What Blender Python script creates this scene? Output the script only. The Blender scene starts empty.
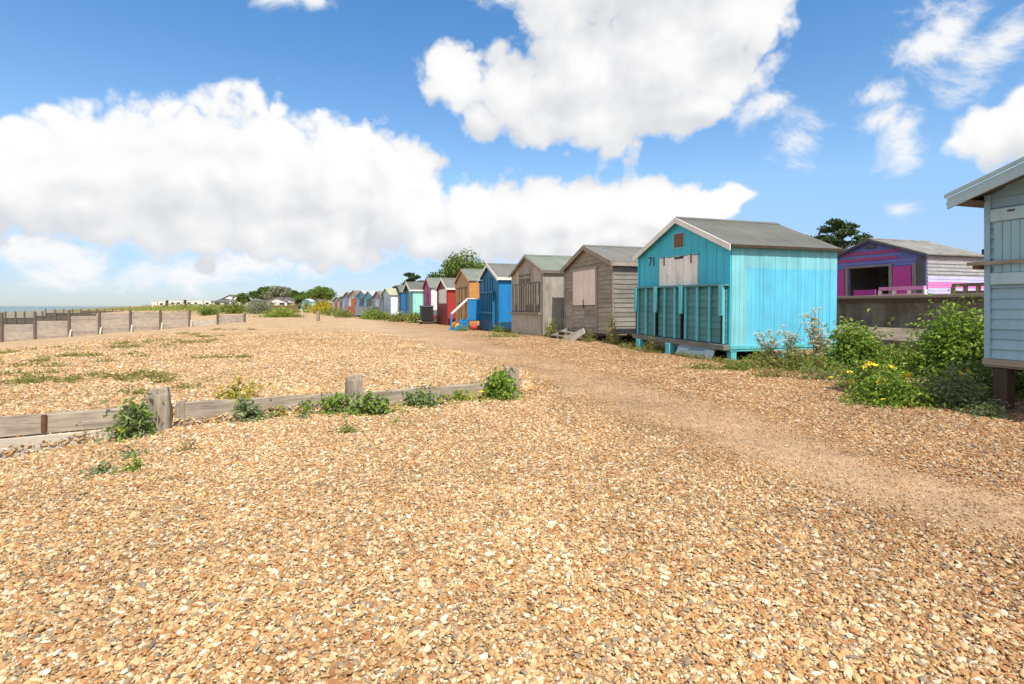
import bpy, bmesh, math, random
import numpy as np
from mathutils import Vector, Matrix, noise as mnoise

random.seed(7)
R = math.radians
sc = bpy.context.scene
C = sc.collection

# ------------------------------------------------------------------ camera
H, F, HZ = 1.25, 540.0, 306.0            # eye height, focal length in pixels, horizon row
cam_d = bpy.data.cameras.new("camera")
cam_d.sensor_width = 36
cam_d.lens = F / 1024 * 36
cam_d.shift_y = -(342 - HZ) / 1024
cam_d.clip_start, cam_d.clip_end = 0.05, 9000
cam = bpy.data.objects.new("camera", cam_d)
cam.location = (0, 0, H)
cam.rotation_euler = (R(90), 0, 0)
C.objects.link(cam)
sc.camera = cam

# ------------------------------------------------------------------ sun, sky, exposure
SUN_EL = R(56)
SUN_AZ = math.atan2(0.345, -0.939)         # clockwise from +Y
EXPOSURE = 0.56
SKY_STRENGTH = 0.12
SUN_STRENGTH = 3.7
sun_d = bpy.data.lights.new("sun", 'SUN')
sun_d.energy = SUN_STRENGTH
sun_d.angle = R(0.53)
sun_d.color = (1.0, 0.95, 0.87)
sun = bpy.data.objects.new("sun", sun_d)
sdir = Vector((math.sin(SUN_AZ) * math.cos(SUN_EL), math.cos(SUN_AZ) * math.cos(SUN_EL), math.sin(SUN_EL)))
sun.rotation_euler = (-sdir).to_track_quat('-Z', 'Y').to_euler()
sun.location = sdir * 60
C.objects.link(sun)

sc.view_settings.view_transform = 'Standard'
sc.view_settings.look = 'None'
sc.view_settings.exposure = EXPOSURE
sc.view_settings.gamma = 1
sc.view_settings.use_curve_mapping = False
sc.render.engine = 'CYCLES'
sc.cycles.max_bounces = 4
sc.cycles.transparent_max_bounces = 8
sc.cycles.use_denoising = True
sc.cycles.denoiser = 'OPENIMAGEDENOISE'
sc.cycles.denoising_input_passes = 'RGB_ALBEDO_NORMAL'

world = bpy.data.worlds.new("World")
sc.world = world
world.use_nodes = True
world.cycles.sampling_method = 'MANUAL'
world.cycles.sample_map_resolution = 512


class NT:
    """small wrapper for wiring node trees"""
    def __init__(self, tree):
        self.t = tree

    def n(self, typ, ins=None, **props):
        nd = self.t.nodes.new(typ)
        for k, v in props.items():
            setattr(nd, k, v)
        for k, v in (ins or {}).items():
            s = nd.inputs[k]
            if isinstance(v, bpy.types.NodeSocket):
                self.t.links.new(v, s)
            else:
                s.default_value = v
        return nd

    def math(self, op, a, b=0.0, c=0.0, clamp=False):
        nd = self.n('ShaderNodeMath', {0: a, 1: b, 2: c}, operation=op, use_clamp=clamp)
        return nd.outputs[0]

    def vmath(self, op, a, b=(0, 0, 0), c=(0, 0, 0)):
        nd = self.n('ShaderNodeVectorMath', {0: a, 1: b}, operation=op)
        if op == 'MULTIPLY_ADD':
            s = nd.inputs[2]
            if isinstance(c, bpy.types.NodeSocket):
                self.t.links.new(c, s)
            else:
                s.default_value = c
        return nd.outputs['Value'] if op in ('LENGTH', 'DOT_PRODUCT', 'DISTANCE') else nd.outputs[0]

    def ramp(self, fac, stops, interp='LINEAR'):
        nd = self.n('ShaderNodeValToRGB', {0: fac})
        cr = nd.color_ramp
        cr.interpolation = interp
        while len(cr.elements) < len(stops):
            cr.elements.new(0.5)
        for e, (p, c) in zip(cr.elements, stops):
            e.position = p
            e.color = (*c, 1) if len(c) == 3 else c
        return nd.outputs[0]

    def mix(self, fac, a, b, blend='MIX'):
        nd = self.n('ShaderNodeMix', data_type='RGBA', blend_type=blend)
        for idx, v in ((0, fac), (6, a), (7, b)):
            s = nd.inputs[idx]
            if isinstance(v, bpy.types.NodeSocket):
                self.t.links.new(v, s)
            else:
                s.default_value = v if idx == 0 else ((*v, 1) if len(v) == 3 else v)
        return nd.outputs[2]

    def maprange(self, v, a, b, c=0.0, d=1.0, smooth=False):
        nd = self.n('ShaderNodeMapRange', {0: v, 1: a, 2: b, 3: c, 4: d})
        if smooth:
            nd.interpolation_type = 'SMOOTHSTEP'
        return nd.outputs[0]

    def noise(self, vec, scale, detail=4, rough=0.55, dist=0.0, out='Fac'):
        nd = self.n('ShaderNodeTexNoise', {'Scale': scale, 'Detail': detail, 'Roughness': rough, 'Distortion': dist})
        if vec is not None:
            self.t.links.new(vec, nd.inputs['Vector'])
        return nd.outputs[out]


# clouds: real directions of the sky (azimuth, elevation) with their angular half sizes
def az_el(px, py):
    dx, dy = (px - 512) / F, (HZ - py) / F
    return math.atan(dx), math.atan(dy / math.sqrt(1 + dx * dx))

CLOUDS = [  # centre and half width / height, as seen in a frame F pixels away; last: softness
    (-60, 190, 120, 78), (30, 178, 100, 70), (110, 168, 95, 66), (190, 168, 90, 70), (265, 166, 85, 72), (335, 180, 70, 66),
    (395, 190, 58, 55), (422, 208, 30, 34), (90, 205, 150, 42), (230, 225, 150, 45), (330, 230, 110, 40),
    (195, 277, 95, 22, .28), (75, 264, 50, 24, .32), (270, 262, 90, 26, .1), (40, 245, 90, 20, .35),
    (470, 222, 52, 45), (540, 216, 72, 42), (585, 212, 55, 32), (640, 212, 55, 32), (700, 206, 52, 22), (738, 192, 26, 14),
    (580, 242, 150, 22), (440, 60 + 180, 40, 24),
    (455, 80, 46, 34), (478, 118, 22, 26), (525, 92, 50, 48), (590, 70, 85, 70), (670, 55, 100, 75), (600, 120, 84, 36), (535, 128, 40, 26),
    (690, 103, 58, 32), (745, 15, 62, 44), (560, 10, 50, 34), (640, -40, 190, 60), (718, 80, 40, 34),
    (800, 128, 52, 34, -.15), (768, 112, 34, 22, .35), (988, 56, 76, 40, -.1), (1010, 30, 46, 28, .1), (925, 40, 44, 24, .42), (1005, 132, 60, 40), (1060, 120, 70, 60),
    (905, 142, 34, 40, .38), (882, 122, 34, 24, .42), (900, 212, 34, 13, .42), (280, 2, 30, 14, .42), (320, 6, 26, 12, .42), (510, -5, 40, 18, .35), (945, 20, 40, 26, .45), (870, 95, 40, 18, .5),
]


def build_world():
    w = NT(world.node_tree)
    world.node_tree.nodes.clear()
    # density group
    g = bpy.data.node_groups.new("cloud_density", 'ShaderNodeTree')
    g.interface.new_socket("Dir", in_out='INPUT', socket_type='NodeSocketVector')
    g.interface.new_socket("Density", in_out='OUTPUT', socket_type='NodeSocketFloat')
    g.interface.new_socket("Wisp", in_out='OUTPUT', socket_type='NodeSocketFloat')
    n = NT(g)
    gi = n.n('NodeGroupInput').outputs[0]
    sep = n.n('ShaderNodeSeparateXYZ', {0: gi})
    az = n.math('ARCTAN2', sep.outputs[0], sep.outputs[1])
    el = n.math('ARCSINE', sep.outputs[2])
    ae = n.n('ShaderNodeCombineXYZ', {0: az, 1: el}).outputs[0]
    # gentle domain warp so the outlines are not ellipses
    wn = n.noise(gi, 7.0, 2, 0.5, out='Color')
    warp = n.vmath('MULTIPLY_ADD', wn, (0.10, 0.07, 0), (-0.05, -0.035, 0))
    ae = n.vmath('ADD', ae, warp)
    ae = n.vmath('MULTIPLY', ae, (1, 1, 0))
    def field(blobs):
        acc = None
        for (cx, cy, rx, ry, *thin) in blobs:
            a, e = az_el(cx, cy)
            dx = (cx - 512) / F
            ra = rx / F / (1 + dx * dx)
            re_ = ry / F / math.sqrt(1 + dx * dx)
            q = n.vmath('MULTIPLY_ADD', ae, (1 / ra, 1 / re_, 0), (-a / ra, -e / re_, 0))
            ln = n.vmath('LENGTH', q)
            acc = ln if acc is None else n.math('SMOOTH_MIN', acc, ln, 0.25)
        return acc
    acc = field([c for c in CLOUDS if len(c) == 4])
    wisp = field([c for c in CLOUDS if len(c) == 5])
    # same kind of clouds over the rest of the sky, thickened unseen to brighten shade
    big = n.noise(gi, 2.6, 2, 0.5)
    side = n.maprange(n.math('ABSOLUTE', az), 1.0, 1.25)
    other = n.math('MULTIPLY_ADD', big, -4.2, 2.75)
    other = n.math('ADD', other, n.math('MULTIPLY', n.math('SUBTRACT', 1.0, side), 8.0))
    acc = n.math('MINIMUM', acc, other)
    d = n.math('SUBTRACT', 1.0, acc)
    n.n('NodeGroupOutput', {0: d, 1: n.math('SUBTRACT', 1.0, wisp)})

    def puffs(vec, detail):
        f1 = w.noise(vec, 11.0, detail, 0.57)
        bl = w.math('ABSOLUTE', w.math('SUBTRACT', w.noise(vec, 17.0, max(1, detail - 4), 0.5), 0.5))
        o = w.math('MULTIPLY_ADD', w.math('SUBTRACT', f1, 0.5), 1.15, -0.14)
        return w.math('MULTIPLY_ADD', bl, 1.5, o)

    co = w.n('ShaderNodeTexCoord').outputs['Generated']
    nrm = w.vmath('NORMALIZE', co)

    def dens(vec):
        gn = w.n('ShaderNodeGroup')
        gn.node_tree = g
        world.node_tree.links.new(vec, gn.inputs[0])
        return gn.outputs[0]
    tos = Vector((0.55, 0.0, 0.83))
    up1 = w.vmath('ADD', nrm, tuple(tos * 0.025))
    b0 = dens(nrm)
    b2 = dens(w.vmath('NORMALIZE', w.vmath('ADD', nrm, tuple(tos * 0.09))))
    p0, p1 = puffs(nrm, 7), puffs(up1, 5)
    d0 = w.math('ADD', b0, p0)
    alpha = w.maprange(d0, -0.06, 0.28, 0, 1, True)
    wf = w.noise(w.vmath('MULTIPLY', nrm, (1, 1, 1.5)), 9.0, 8, 0.66, 0.5)
    dw = w.math('MULTIPLY_ADD', w.math('SUBTRACT', wf, 0.5), 3.4, b0.node.outputs[1])
    athick = alpha
    alpha = w.math('MAXIMUM', alpha, w.maprange(dw, -0.05, 1.0, 0, 0.95, True))
    fine = w.math('SUBTRACT', p0, p1)
    broad = w.math('SUBTRACT', b0, b2)
    sh = w.math('MULTIPLY_ADD', fine, 0.50, 0.54)
    sh = w.math('MULTIPLY_ADD', broad, 0.58, sh, clamp=True)
    sh = w.math('MAXIMUM', sh, 0.22)
    sh = w.maprange(athick, 0.0, 0.8, 0.80, sh)
    ccol = w.ramp(sh, [(0.0, (0.54, 0.565, 0.61)), (0.40, (0.68, 0.69, 0.71)), (0.75, (0.82, 0.82, 0.82)), (1.0, (0.86, 0.86, 0.86))])
    ccol = w.vmath('SCALE', ccol)
    ccol.node.inputs['Scale'].default_value = 0.80
    sky = w.n('ShaderNodeTexSky', sky_type='NISHITA', sun_disc=False, sun_elevation=SUN_EL, sun_rotation=SUN_AZ,
              altitude=10, air_density=1.0, dust_density=0.15, ozone_density=2.0)
    skc = w.vmath('SCALE', sky.outputs[0])
    skc.node.inputs['Scale'].default_value = SKY_STRENGTH
    elev = w.n('ShaderNodeSeparateXYZ', {0: nrm}).outputs[2]
    air = w.ramp(w.maprange(elev, 0.0, 0.6), [(0.0, (0.42, 0.50, 0.70)), (0.12, (0.54, 0.60, 0.79)), (0.35, (0.84, 0.98, 1.06)), (0.55, (0.70, 0.96, 1.09)), (0.8, (0.50, 0.91, 1.13)), (1.0, (0.55, 0.96, 1.18))])
    skc = w.mix(1.0, skc, air, 'MULTIPLY')
    hs = w.n('ShaderNodeHueSaturation', {'Saturation': 0.99, 'Value': 1.0, 'Color': skc})
    col = w.mix(alpha, hs.outputs[0], ccol)
    bg = w.n('ShaderNodeBackground', {'Color': col, 'Strength': 1.0})
    w.n('ShaderNodeOutputWorld', {0: bg.outputs[0]})


build_world()

# ------------------------------------------------------------------ ground frame
RX, RY = -0.311, 0.950                   # along the row of huts
WX, WY = -0.950, -0.311                  # towards the sea


def us(u, s):
    return RX * u + WX * s, RY * u + WY * s


def to_us(x, y):
    return RX * x + RY * y, WX * x + WY * y


def sm(a, b, x):
    t = min(1.0, max(0.0, (x - a) / (b - a)))
    return t * t * (3 - 2 * t)


def u_groyne(s):
    return 6.8 - 0.155 * min(7.0, max(-3.0, s))


def tz(u, s):
    zl = 0.05 * sm(5, 10, u) + 0.07 * sm(13, 15, u) - 0.06 * sm(17, 22, u) - 0.18 * sm(20, 34, u)
    v = u - u_groyne(s)
    wd = 0.035 + 1.6 * sm(-2.45, -4.2, s)
    k = sm(-wd, wd, v)
    zn = -0.22 * sm(0.9, 3.6, s)
    zf = 0.19 - 0.1 * sm(20, 45, u) - 0.2 * sm(45, 80, u)
    zg = zn * (1 - k) + zf * k
    m = sm(-3.8 - 1.2 * sm(12, 20, u), -2.5 + 2.2 * sm(12, 20, u), s)
    z = zl * (1 - m) + zg * m
    z += 0.6 * sm(110, 200, u)
    sp = s - 0.3 * max(0.0, u - 60)
    z -= 0.08 * min(14.0, max(0.0, sp - 6)) * sm(5.5, 8, sp)
    z -= 1.4 * sm(20, 42, sp) + 0.5 * sm(42, 75, sp) + 3 * sm(75, 200, sp)
    kw = sm(-13.75, -14.25, s) * (1 - sm(78, 110, u))
    z = z * (1 - kw) + 1.15 * kw
    return z


def relief(u, s):
    x, y = us(u, s)
    return 0.022 * mnoise.noise(Vector((x * 0.7, y * 0.7, 3.1))) + 0.010 * mnoise.noise(Vector((x * 2.3, y * 2.3, 7.7)))


def gz(x, y):
    u, s = to_us(x, y)
    return tz(u, s) + relief(u, s)


def on_ground(px, py):
    """point of the beach surface that is seen under this sight line"""
    dx, dz = (px - 512) / F, (HZ - py) / F
    d, last = 1.0, 0.0
    while d < 900:
        if H + dz * d < gz(dx * d, d):
            lo, hi = last, d
            for _ in range(25):
                mid = (lo + hi) / 2
                if H + dz * mid < gz(dx * mid, mid):
                    hi = mid
                else:
                    lo = mid
            return Vector((dx * hi, hi, gz(dx * hi, hi)))
        last = d
        d += 0.03 + d * 0.01
    return Vector((dx * 300, 300, gz(dx * 300, 300)))


def at_dist(px, d):
    x = (px - 512) / F * d
    return Vector((x, d, gz(x, d)))


def s_at(u, px):
    q = (px - 512) / F
    return u * (0.95 * q + 0.311) / (0.311 * q - 0.95)


def path_mask(u, s):
    c = -3.85 + 0.5 * sm(10, 18, u) + 0.8 * sm(20, 40, u)
    hw = 0.72 + 0.3 * sm(5, 12, u) + 1.2 * sm(12, 25, u)
    x, y = us(u, s)
    wob = 0.35 * mnoise.noise(Vector((x * 0.6, y * 0.6, 1.0))) + 0.16 * mnoise.noise(Vector((x * 2.1, y * 2.1, 5.0)))
    return 0.96 * (1 - sm(0.35, 1.35, abs(s - c + wob) / hw))


def soil_mask(u, s):
    x, y = us(u, s)
    wob = 0.7 * mnoise.noise(Vector((x * 0.8, y * 0.8, 11.0)))
    edge = -7.1 - 0.3 * sm(6, 9, u) + 0.15 * sm(12, 20, u) + 0.3 * sm(28, 45, u)
    k = 1 - sm(edge - 0.45, edge + 0.35, s + wob)
    far = sm(95, 140, u) * (1 - sm(4, 16, s - 0.3 * max(0, u - 60)))
    return max(k, far)


# ------------------------------------------------------------------ materials
def new_mat(name):
    m = bpy.data.materials.new(name)
    m.use_nodes = True
    m.node_tree.nodes.clear()
    return m, NT(m.node_tree)


def finish(n, col, rough=0.75, bump=None, bstr=0.3, bdist=0.01, spec=0.35, metal=0.0):
    ins = {'Roughness': rough, 'Specular IOR Level': spec, 'Metallic': metal}
    b = n.n('ShaderNodeBsdfPrincipled', ins)
    if isinstance(col, bpy.types.NodeSocket):
        n.t.links.new(col, b.inputs['Base Color'])
    else:
        b.inputs['Base Color'].default_value = (*col, 1)
    if bump is not None:
        bn = n.n('ShaderNodeBump', {'Height': bump, 'Strength': bstr, 'Distance': bdist})
        n.t.links.new(bn.outputs[0], b.inputs['Normal'])
    n.n('ShaderNodeOutputMaterial', {0: b.outputs[0]})


def shade(c, k):
    return tuple(min(1, x * k) for x in c)


def painted_wood(name, col, wear=0.25, wearcol=(0.30, 0.27, 0.23), grain='z', vary=0.12, rough=0.6, patch=None, dirt=0.3):
    """paint on boards: tone per board, grain, chips down to grey wood, drips of dirt"""
    m, n = new_mat(name)
    oc = n.n('ShaderNodeTexCoord').outputs['Object']
    st = {'z': (9, 9, 0.6), 'x': (0.6, 9, 9), 'y': (9, 0.6, 9)}[grain]
    gv = n.vmath('MULTIPLY', oc, st)
    gr = n.noise(gv, 4.0, 6, 0.65)
    isl = n.n('ShaderNodeNewGeometry').outputs['Random Per Island']
    base = (*col, 1)
    if patch:
        (x0, x1, z0, z1), pcol = patch
        sp = n.n('ShaderNodeSeparateXYZ', {0: oc})
        wob = n.math('MULTIPLY', n.math('SUBTRACT', n.noise(oc, 9.0, 4, 0.6), 0.5), 0.12)
        my = n.math('MULTIPLY', n.maprange(n.math('ADD', sp.outputs[1], wob), x0, x0 + 0.03), n.maprange(n.math('ADD', sp.outputs[1], wob), x1, x1 + 0.2, 1, 0))
        mz = n.math('MULTIPLY', n.maprange(n.math('ADD', sp.outputs[2], wob), z0, z0 + 0.2), n.maprange(n.math('ADD', sp.outputs[2], wob), z1, z1 + 0.03, 1, 0))
        base = n.mix(n.math('MULTIPLY', my, mz), col, pcol)
    tone = n.math('MULTIPLY_ADD', n.math('SUBTRACT', isl, 0.5), vary * 2, 1.0)
    tone = n.math('MULTIPLY_ADD', n.math('SUBTRACT', gr, 0.5), vary * 2.2, tone)
    cl = n.noise(oc, 1.6, 5, 0.6)
    tone = n.math('MULTIPLY_ADD', n.math('SUBTRACT', cl, 0.5), 0.55, tone)
    tv = n.n('ShaderNodeCombineXYZ', {0: tone, 1: tone, 2: tone}).outputs[0]
    c = n.mix(1.0, base, tv, 'MULTIPLY')
    chips = n.math('ADD', n.math('MULTIPLY', n.noise(gv, 7.0, 7, 0.7), 0.75), n.math('MULTIPLY', n.noise(oc, 3.0, 3), 0.35))
    cm = n.maprange(chips, 0.68 - wear * 0.28, 0.76 - wear * 0.28)
    c = n.mix(n.math('MULTIPLY', cm, min(1, 0.35 + wear)), c, wearcol)
    dm = n.maprange(n.noise(n.vmath('MULTIPLY', oc, (5, 5, 0.35)), 2.0, 5, 0.6), 0.5, 0.8, 0, dirt)
    c = n.mix(dm, c, (0.09, 0.085, 0.07))
    finish(n, c, rough, gr, 0.35, 0.006)
    return m


def bare_wood(name, col, grain='z', vary=0.22, rough=0.85, contrast=1.0):
    m, n = new_mat(name)
    oc = n.n('ShaderNodeTexCoord').outputs['Object']
    isl = n.n('ShaderNodeNewGeometry').outputs['Random Per Island']
    off = n.n('ShaderNodeCombineXYZ', {0: n.math('MULTIPLY', isl, 13.0), 1: n.math('MULTIPLY', isl, 7.0), 2: n.math('MULTIPLY', isl, 5.0)}).outputs[0]
    st = {'z': (11, 11, 0.7), 'x': (0.7, 11, 11), 'y': (11, 0.7, 11)}[grain]
    gv = n.vmath('ADD', n.vmath('MULTIPLY', oc, st), off)
    gr = n.noise(gv, 3.0, 8, 0.68, 0.6)
    kn = n.noise(n.vmath('ADD', oc, off), 3.5, 5, 0.6)
    tone = n.math('MULTIPLY_ADD', n.math('SUBTRACT', isl, 0.5), vary * 2, 1.0)
    tone = n.math('MULTIPLY_ADD', n.math('SUBTRACT', gr, 0.5), 1.5 * contrast, tone)
    tone = n.math('MULTIPLY_ADD', n.math('SUBTRACT', kn, 0.5), 0.8 * contrast, tone)
    tv = n.n('ShaderNodeCombineXYZ', {0: tone, 1: tone, 2: n.math('MULTIPLY_ADD', tone, 0.9, 0.08)}).outputs[0]
    c = n.mix(1.0, col, tv, 'MULTIPLY')
    finish(n, c, rough, gr, 0.6, 0.01, 0.2)
    return m


def roof_felt(name, col, lichen=(0.25, 0.24, 0.14), amt=0.4):
    m, n = new_mat(name)
    oc = n.n('ShaderNodeTexCoord').outputs['Object']
    a = n.noise(oc, 1.3, 5, 0.6)
    b = n.noise(oc, 55.0, 3, 0.6)
    t = n.math('MULTIPLY_ADD', n.math('SUBTRACT', a, 0.5), 0.9, 1.0)
    t = n.math('MULTIPLY_ADD', n.math('SUBTRACT', b, 0.5), 0.6, t)
    tv = n.n('ShaderNodeCombineXYZ', {0: t, 1: t, 2: t}).outputs[0]
    c = n.mix(1.0, col, tv, 'MULTIPLY')
    lm = n.maprange(n.noise(oc, 3.5, 7, 0.68), 0.5, 0.62, 0, amt)
    c = n.mix(lm, c, lichen)
    # lap joints of the felt strips
    wv = n.n('ShaderNodeSeparateXYZ', {0: oc}).outputs[1]
    lap = n.math('PINGPONG', n.math('ADD', wv, n.math('MULTIPLY', a, 0.04)), 0.45)
    lm2 = n.maprange(lap, 0.0, 0.02, 0.45, 0)
    c = n.mix(lm2, c, shade(col, 0.35))
    finish(n, c, 0.9, b, 0.4, 0.004, 0.2)
    return m


def leaf_mat(name, cols, trans=0.36, rough=0.55):
    m, n = new_mat(name)
    isl = n.n('ShaderNodeNewGeometry').outputs['Random Per Island']
    st = [(i / (len(cols) - 1), c) for i, c in enumerate(cols)]
    c = n.ramp(isl, st)
    p = n.n('ShaderNodeBsdfPrincipled', {'Base Color': c, 'Roughness': rough, 'Specular IOR Level': 0.3})
    t = n.n('ShaderNodeBsdfTranslucent', {'Color': n.mix(0.5, c, (0.22, 0.30, 0.03), 'MIX')})
    mx = n.n('ShaderNodeMixShader', {0: trans, 1: p.outputs[0], 2: t.outputs[0]})
    n.n('ShaderNodeOutputMaterial', {0: mx.outputs[0]})
    return m


def plain(name, col, rough=0.7, nvar=0.25, scale=6.0, spec=0.35, metal=0.0):
    m, n = new_mat(name)
    oc = n.n('ShaderNodeTexCoord').outputs['Object']
    a = n.noise(oc, scale, 5, 0.6)
    t = n.math('MULTIPLY_ADD', n.math('SUBTRACT', a, 0.5), nvar * 2, 1.0)
    tv = n.n('ShaderNodeCombineXYZ', {0: t, 1: t, 2: t}).outputs[0]
    finish(n, n.mix(1.0, col, tv, 'MULTIPLY'), rough, a, 0.15, 0.01, spec, metal)
    return m


STONES = [(0.00, (0.56, 0.29, 0.095)), (0.16, (0.68, 0.43, 0.185)), (0.30, (0.76, 0.53, 0.27)), (0.44, (0.50, 0.225, 0.07)),
          (0.54, (0.82, 0.66, 0.42)), (0.66, (0.60, 0.36, 0.15)), (0.76, (0.82, 0.74, 0.60)), (0.83, (0.40, 0.30, 0.20)),
          (0.88, (0.34, 0.28, 0.22)), (0.92, (0.66, 0.42, 0.20)), (0.965, (0.20, 0.17, 0.15)), (0.975, (0.88, 0.84, 0.76))]


def dull(c):
    g = 0.45 * c[0] + 0.45 * c[1] + 0.10 * c[2]
    c = [v * 0.86 + g * 0.14 for v in c]
    return (c[0] * 0.79, c[1] * 0.735, c[2] * 0.635)


STONES = [(p, dull(c)) for p, c in STONES]


def stone_mat():
    m, n = new_mat("flint_pebble")
    rnd = n.n('ShaderNodeObjectInfo').outputs['Random']
    c = n.ramp(rnd, STONES, 'CONSTANT')
    oc = n.n('ShaderNodeTexCoord').outputs['Object']
    off = n.n('ShaderNodeCombineXYZ', {0: n.math('MULTIPLY', rnd, 40.0), 1: n.math('MULTIPLY', rnd, 17.0)}).outputs[0]
    v = n.vmath('ADD', oc, off)
    a = n.noise(v, 1.4, 5, 0.65)
    t = n.math('MULTIPLY_ADD', n.math('SUBTRACT', a, 0.5), 0.9, 1.0)
    tv = n.n('ShaderNodeCombineXYZ', {0: t, 1: n.math('MULTIPLY_ADD', t, 0.95, 0.05), 2: n.math('MULTIPLY_ADD', t, 0.9, 0.1)}).outputs[0]
    c = n.mix(1.0, c, tv, 'MULTIPLY')
    c = n.mix(1.0, c, shingle_drift(n, n.n('ShaderNodeObjectInfo').outputs['Location']), 'MULTIPLY')
    finish(n, c, 0.62, a, 0.25, 0.15, 0.35)
    return m


def shingle_drift(n, loc):
    """drifts of paler and browner stones; the landward side is finer and browner"""
    flat = n.vmath('MULTIPLY', loc, (1, 1, 0))
    a = n.noise(flat, 0.55, 4, 0.6)
    b = n.noise(flat, 2.6, 3, 0.55)
    sea = n.vmath('DOT_PRODUCT', loc, (-0.95, -0.311, 0))
    t = n.math('MULTIPLY_ADD', n.math('SUBTRACT', a, 0.5), 0.75, 0.98)
    t = n.math('MULTIPLY_ADD', n.math('SUBTRACT', b, 0.5), 0.5, t)
    t = n.math('MULTIPLY_ADD', n.math('SUBTRACT', n.noise(flat, 11.0, 3, 0.7), 0.5), 0.7, t)
    k = n.maprange(n.math('MULTIPLY_ADD', n.math('SUBTRACT', a, 0.5), 3.0, sea), -1.0, -5.0, 0, 1, True)
    tv = n.n('ShaderNodeCombineXYZ', {0: t, 1: t, 2: t}).outputs[0]
    return n.mix(1.0, tv, n.mix(k, (1.04, 1.04, 1.02), (0.86, 0.80, 0.76)), 'MULTIPLY')


def ground_mat():
    m, n = new_mat("shingle_ground")
    oc = n.n('ShaderNodeTexCoord').outputs['Object']
    at = n.n('ShaderNodeAttribute', attribute_name='mask')
    sp = n.n('ShaderNodeSeparateColor', {0: at.outputs['Color']})
    pathm, soil, wet = sp.outputs[0], sp.outputs[1], sp.outputs[2]
    wv = n.vmath('MULTIPLY_ADD', n.noise(oc, 30.0, 2, out='Color'), (0.02, 0.02, 0.02), oc)
    big = n.n('ShaderNodeTexVoronoi', {'Scale': 34.0, 'Vector': wv})
    bigc = n.n('ShaderNodeSeparateColor', {0: big.outputs['Color']}).outputs[0]
    c = n.ramp(bigc, STONES, 'CONSTANT')
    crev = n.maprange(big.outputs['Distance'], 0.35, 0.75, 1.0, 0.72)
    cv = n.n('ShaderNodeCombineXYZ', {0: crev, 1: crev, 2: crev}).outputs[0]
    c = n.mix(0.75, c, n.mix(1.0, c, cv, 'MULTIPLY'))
    # fine trodden gravel on the path
    small = n.n('ShaderNodeTexVoronoi', {'Scale': 85.0, 'Vector': oc})
    smc = n.n('ShaderNodeSeparateColor', {0: small.outputs['Color']}).outputs[1]
    gcol = n.ramp(smc, [(0, (0.44, 0.295, 0.165)), (0.3, (0.52, 0.355, 0.225)), (0.6, (0.47, 0.325, 0.19)), (0.85, (0.36, 0.25, 0.155)), (1, (0.60, 0.46, 0.33))])
    sand = n.mix(n.maprange(n.noise(oc, 2.2, 6, 0.7), 0.42, 0.75, 0, 0.8), gcol, (0.50, 0.355, 0.215))
    pm = n.math('MULTIPLY', pathm, n.maprange(n.noise(oc, 5.0, 5, 0.7), 0.3, 0.6, 0.55, 1.0))
    c = n.mix(pm, c, sand)
    # drifts of paler and redder stones
    c = n.mix(1.0, c, shingle_drift(n, oc), 'MULTIPLY')
    sc_ = n.mix(n.noise(oc, 7.0, 5, 0.65), (0.13, 0.085, 0.045), (0.34, 0.21, 0.115))
    sm_ = n.math('MULTIPLY', soil, n.maprange(n.noise(oc, 3.0, 6, 0.7), 0.3, 0.62, 0.1, 0.95))
    c = n.mix(sm_, c, sc_)
    wc = n.mix(n.maprange(n.noise(oc, 0.12, 5, 0.6), 0.45, 0.6), (0.30, 0.24, 0.18), (0.16, 0.17, 0.08))
    c = n.mix(wet, c, wc)
    hgt = n.math('MULTIPLY', n.math('SUBTRACT', 1.0, big.outputs['Distance']), n.math('SUBTRACT', 1.0, n.math('MULTIPLY', pathm, 0.85)))
    hgt = n.math('MULTIPLY_ADD', n.math('SUBTRACT', 1.0, small.outputs['Distance']), 0.25, hgt)
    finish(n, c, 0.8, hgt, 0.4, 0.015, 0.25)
    return m


def sea_mat():
    m, n = new_mat("sea_water")
    oc = n.n('ShaderNodeTexCoord').outputs['Object']
    a = n.noise(n.vmath('MULTIPLY', oc, (0.05, 0.25, 1)), 1.0, 6, 0.65)
    c = n.mix(n.noise(n.vmath('MULTIPLY', oc, (0.004, 0.02, 1)), 1.0, 4), (0.05, 0.13, 0.13), (0.09, 0.17, 0.16))
    finish(n, c, 0.28, a, 0.6, 0.5, 0.4)
    return m


def concrete_mat():
    m, n = new_mat("sea_wall_concrete")
    oc = n.n('ShaderNodeTexCoord').outputs['Object']
    a = n.noise(oc, 1.2, 6, 0.65)
    st = n.noise(n.vmath('MULTIPLY', oc, (3.0, 3.0, 0.25)), 2.0, 6, 0.65)
    c = n.ramp(a, [(0.3, (0.16, 0.125, 0.09)), (0.5, (0.23, 0.19, 0.14)), (0.7, (0.32, 0.27, 0.20))])
    c = n.mix(n.maprange(st, 0.45, 0.7, 0, 0.75), c, (0.085, 0.07, 0.05))
    z = n.n('ShaderNodeSeparateXYZ', {0: oc}).outputs[2]
    c = n.mix(n.math('MULTIPLY', n.maprange(z, 1.30, 1.42), n.maprange(z, 1.52, 1.58, 1, 0)), c, (0.10, 0.075, 0.05))
    finish(n, c, 0.9, n.noise(oc, 25.0, 6, 0.7), 0.4, 0.01, 0.2)
    return m


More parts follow.
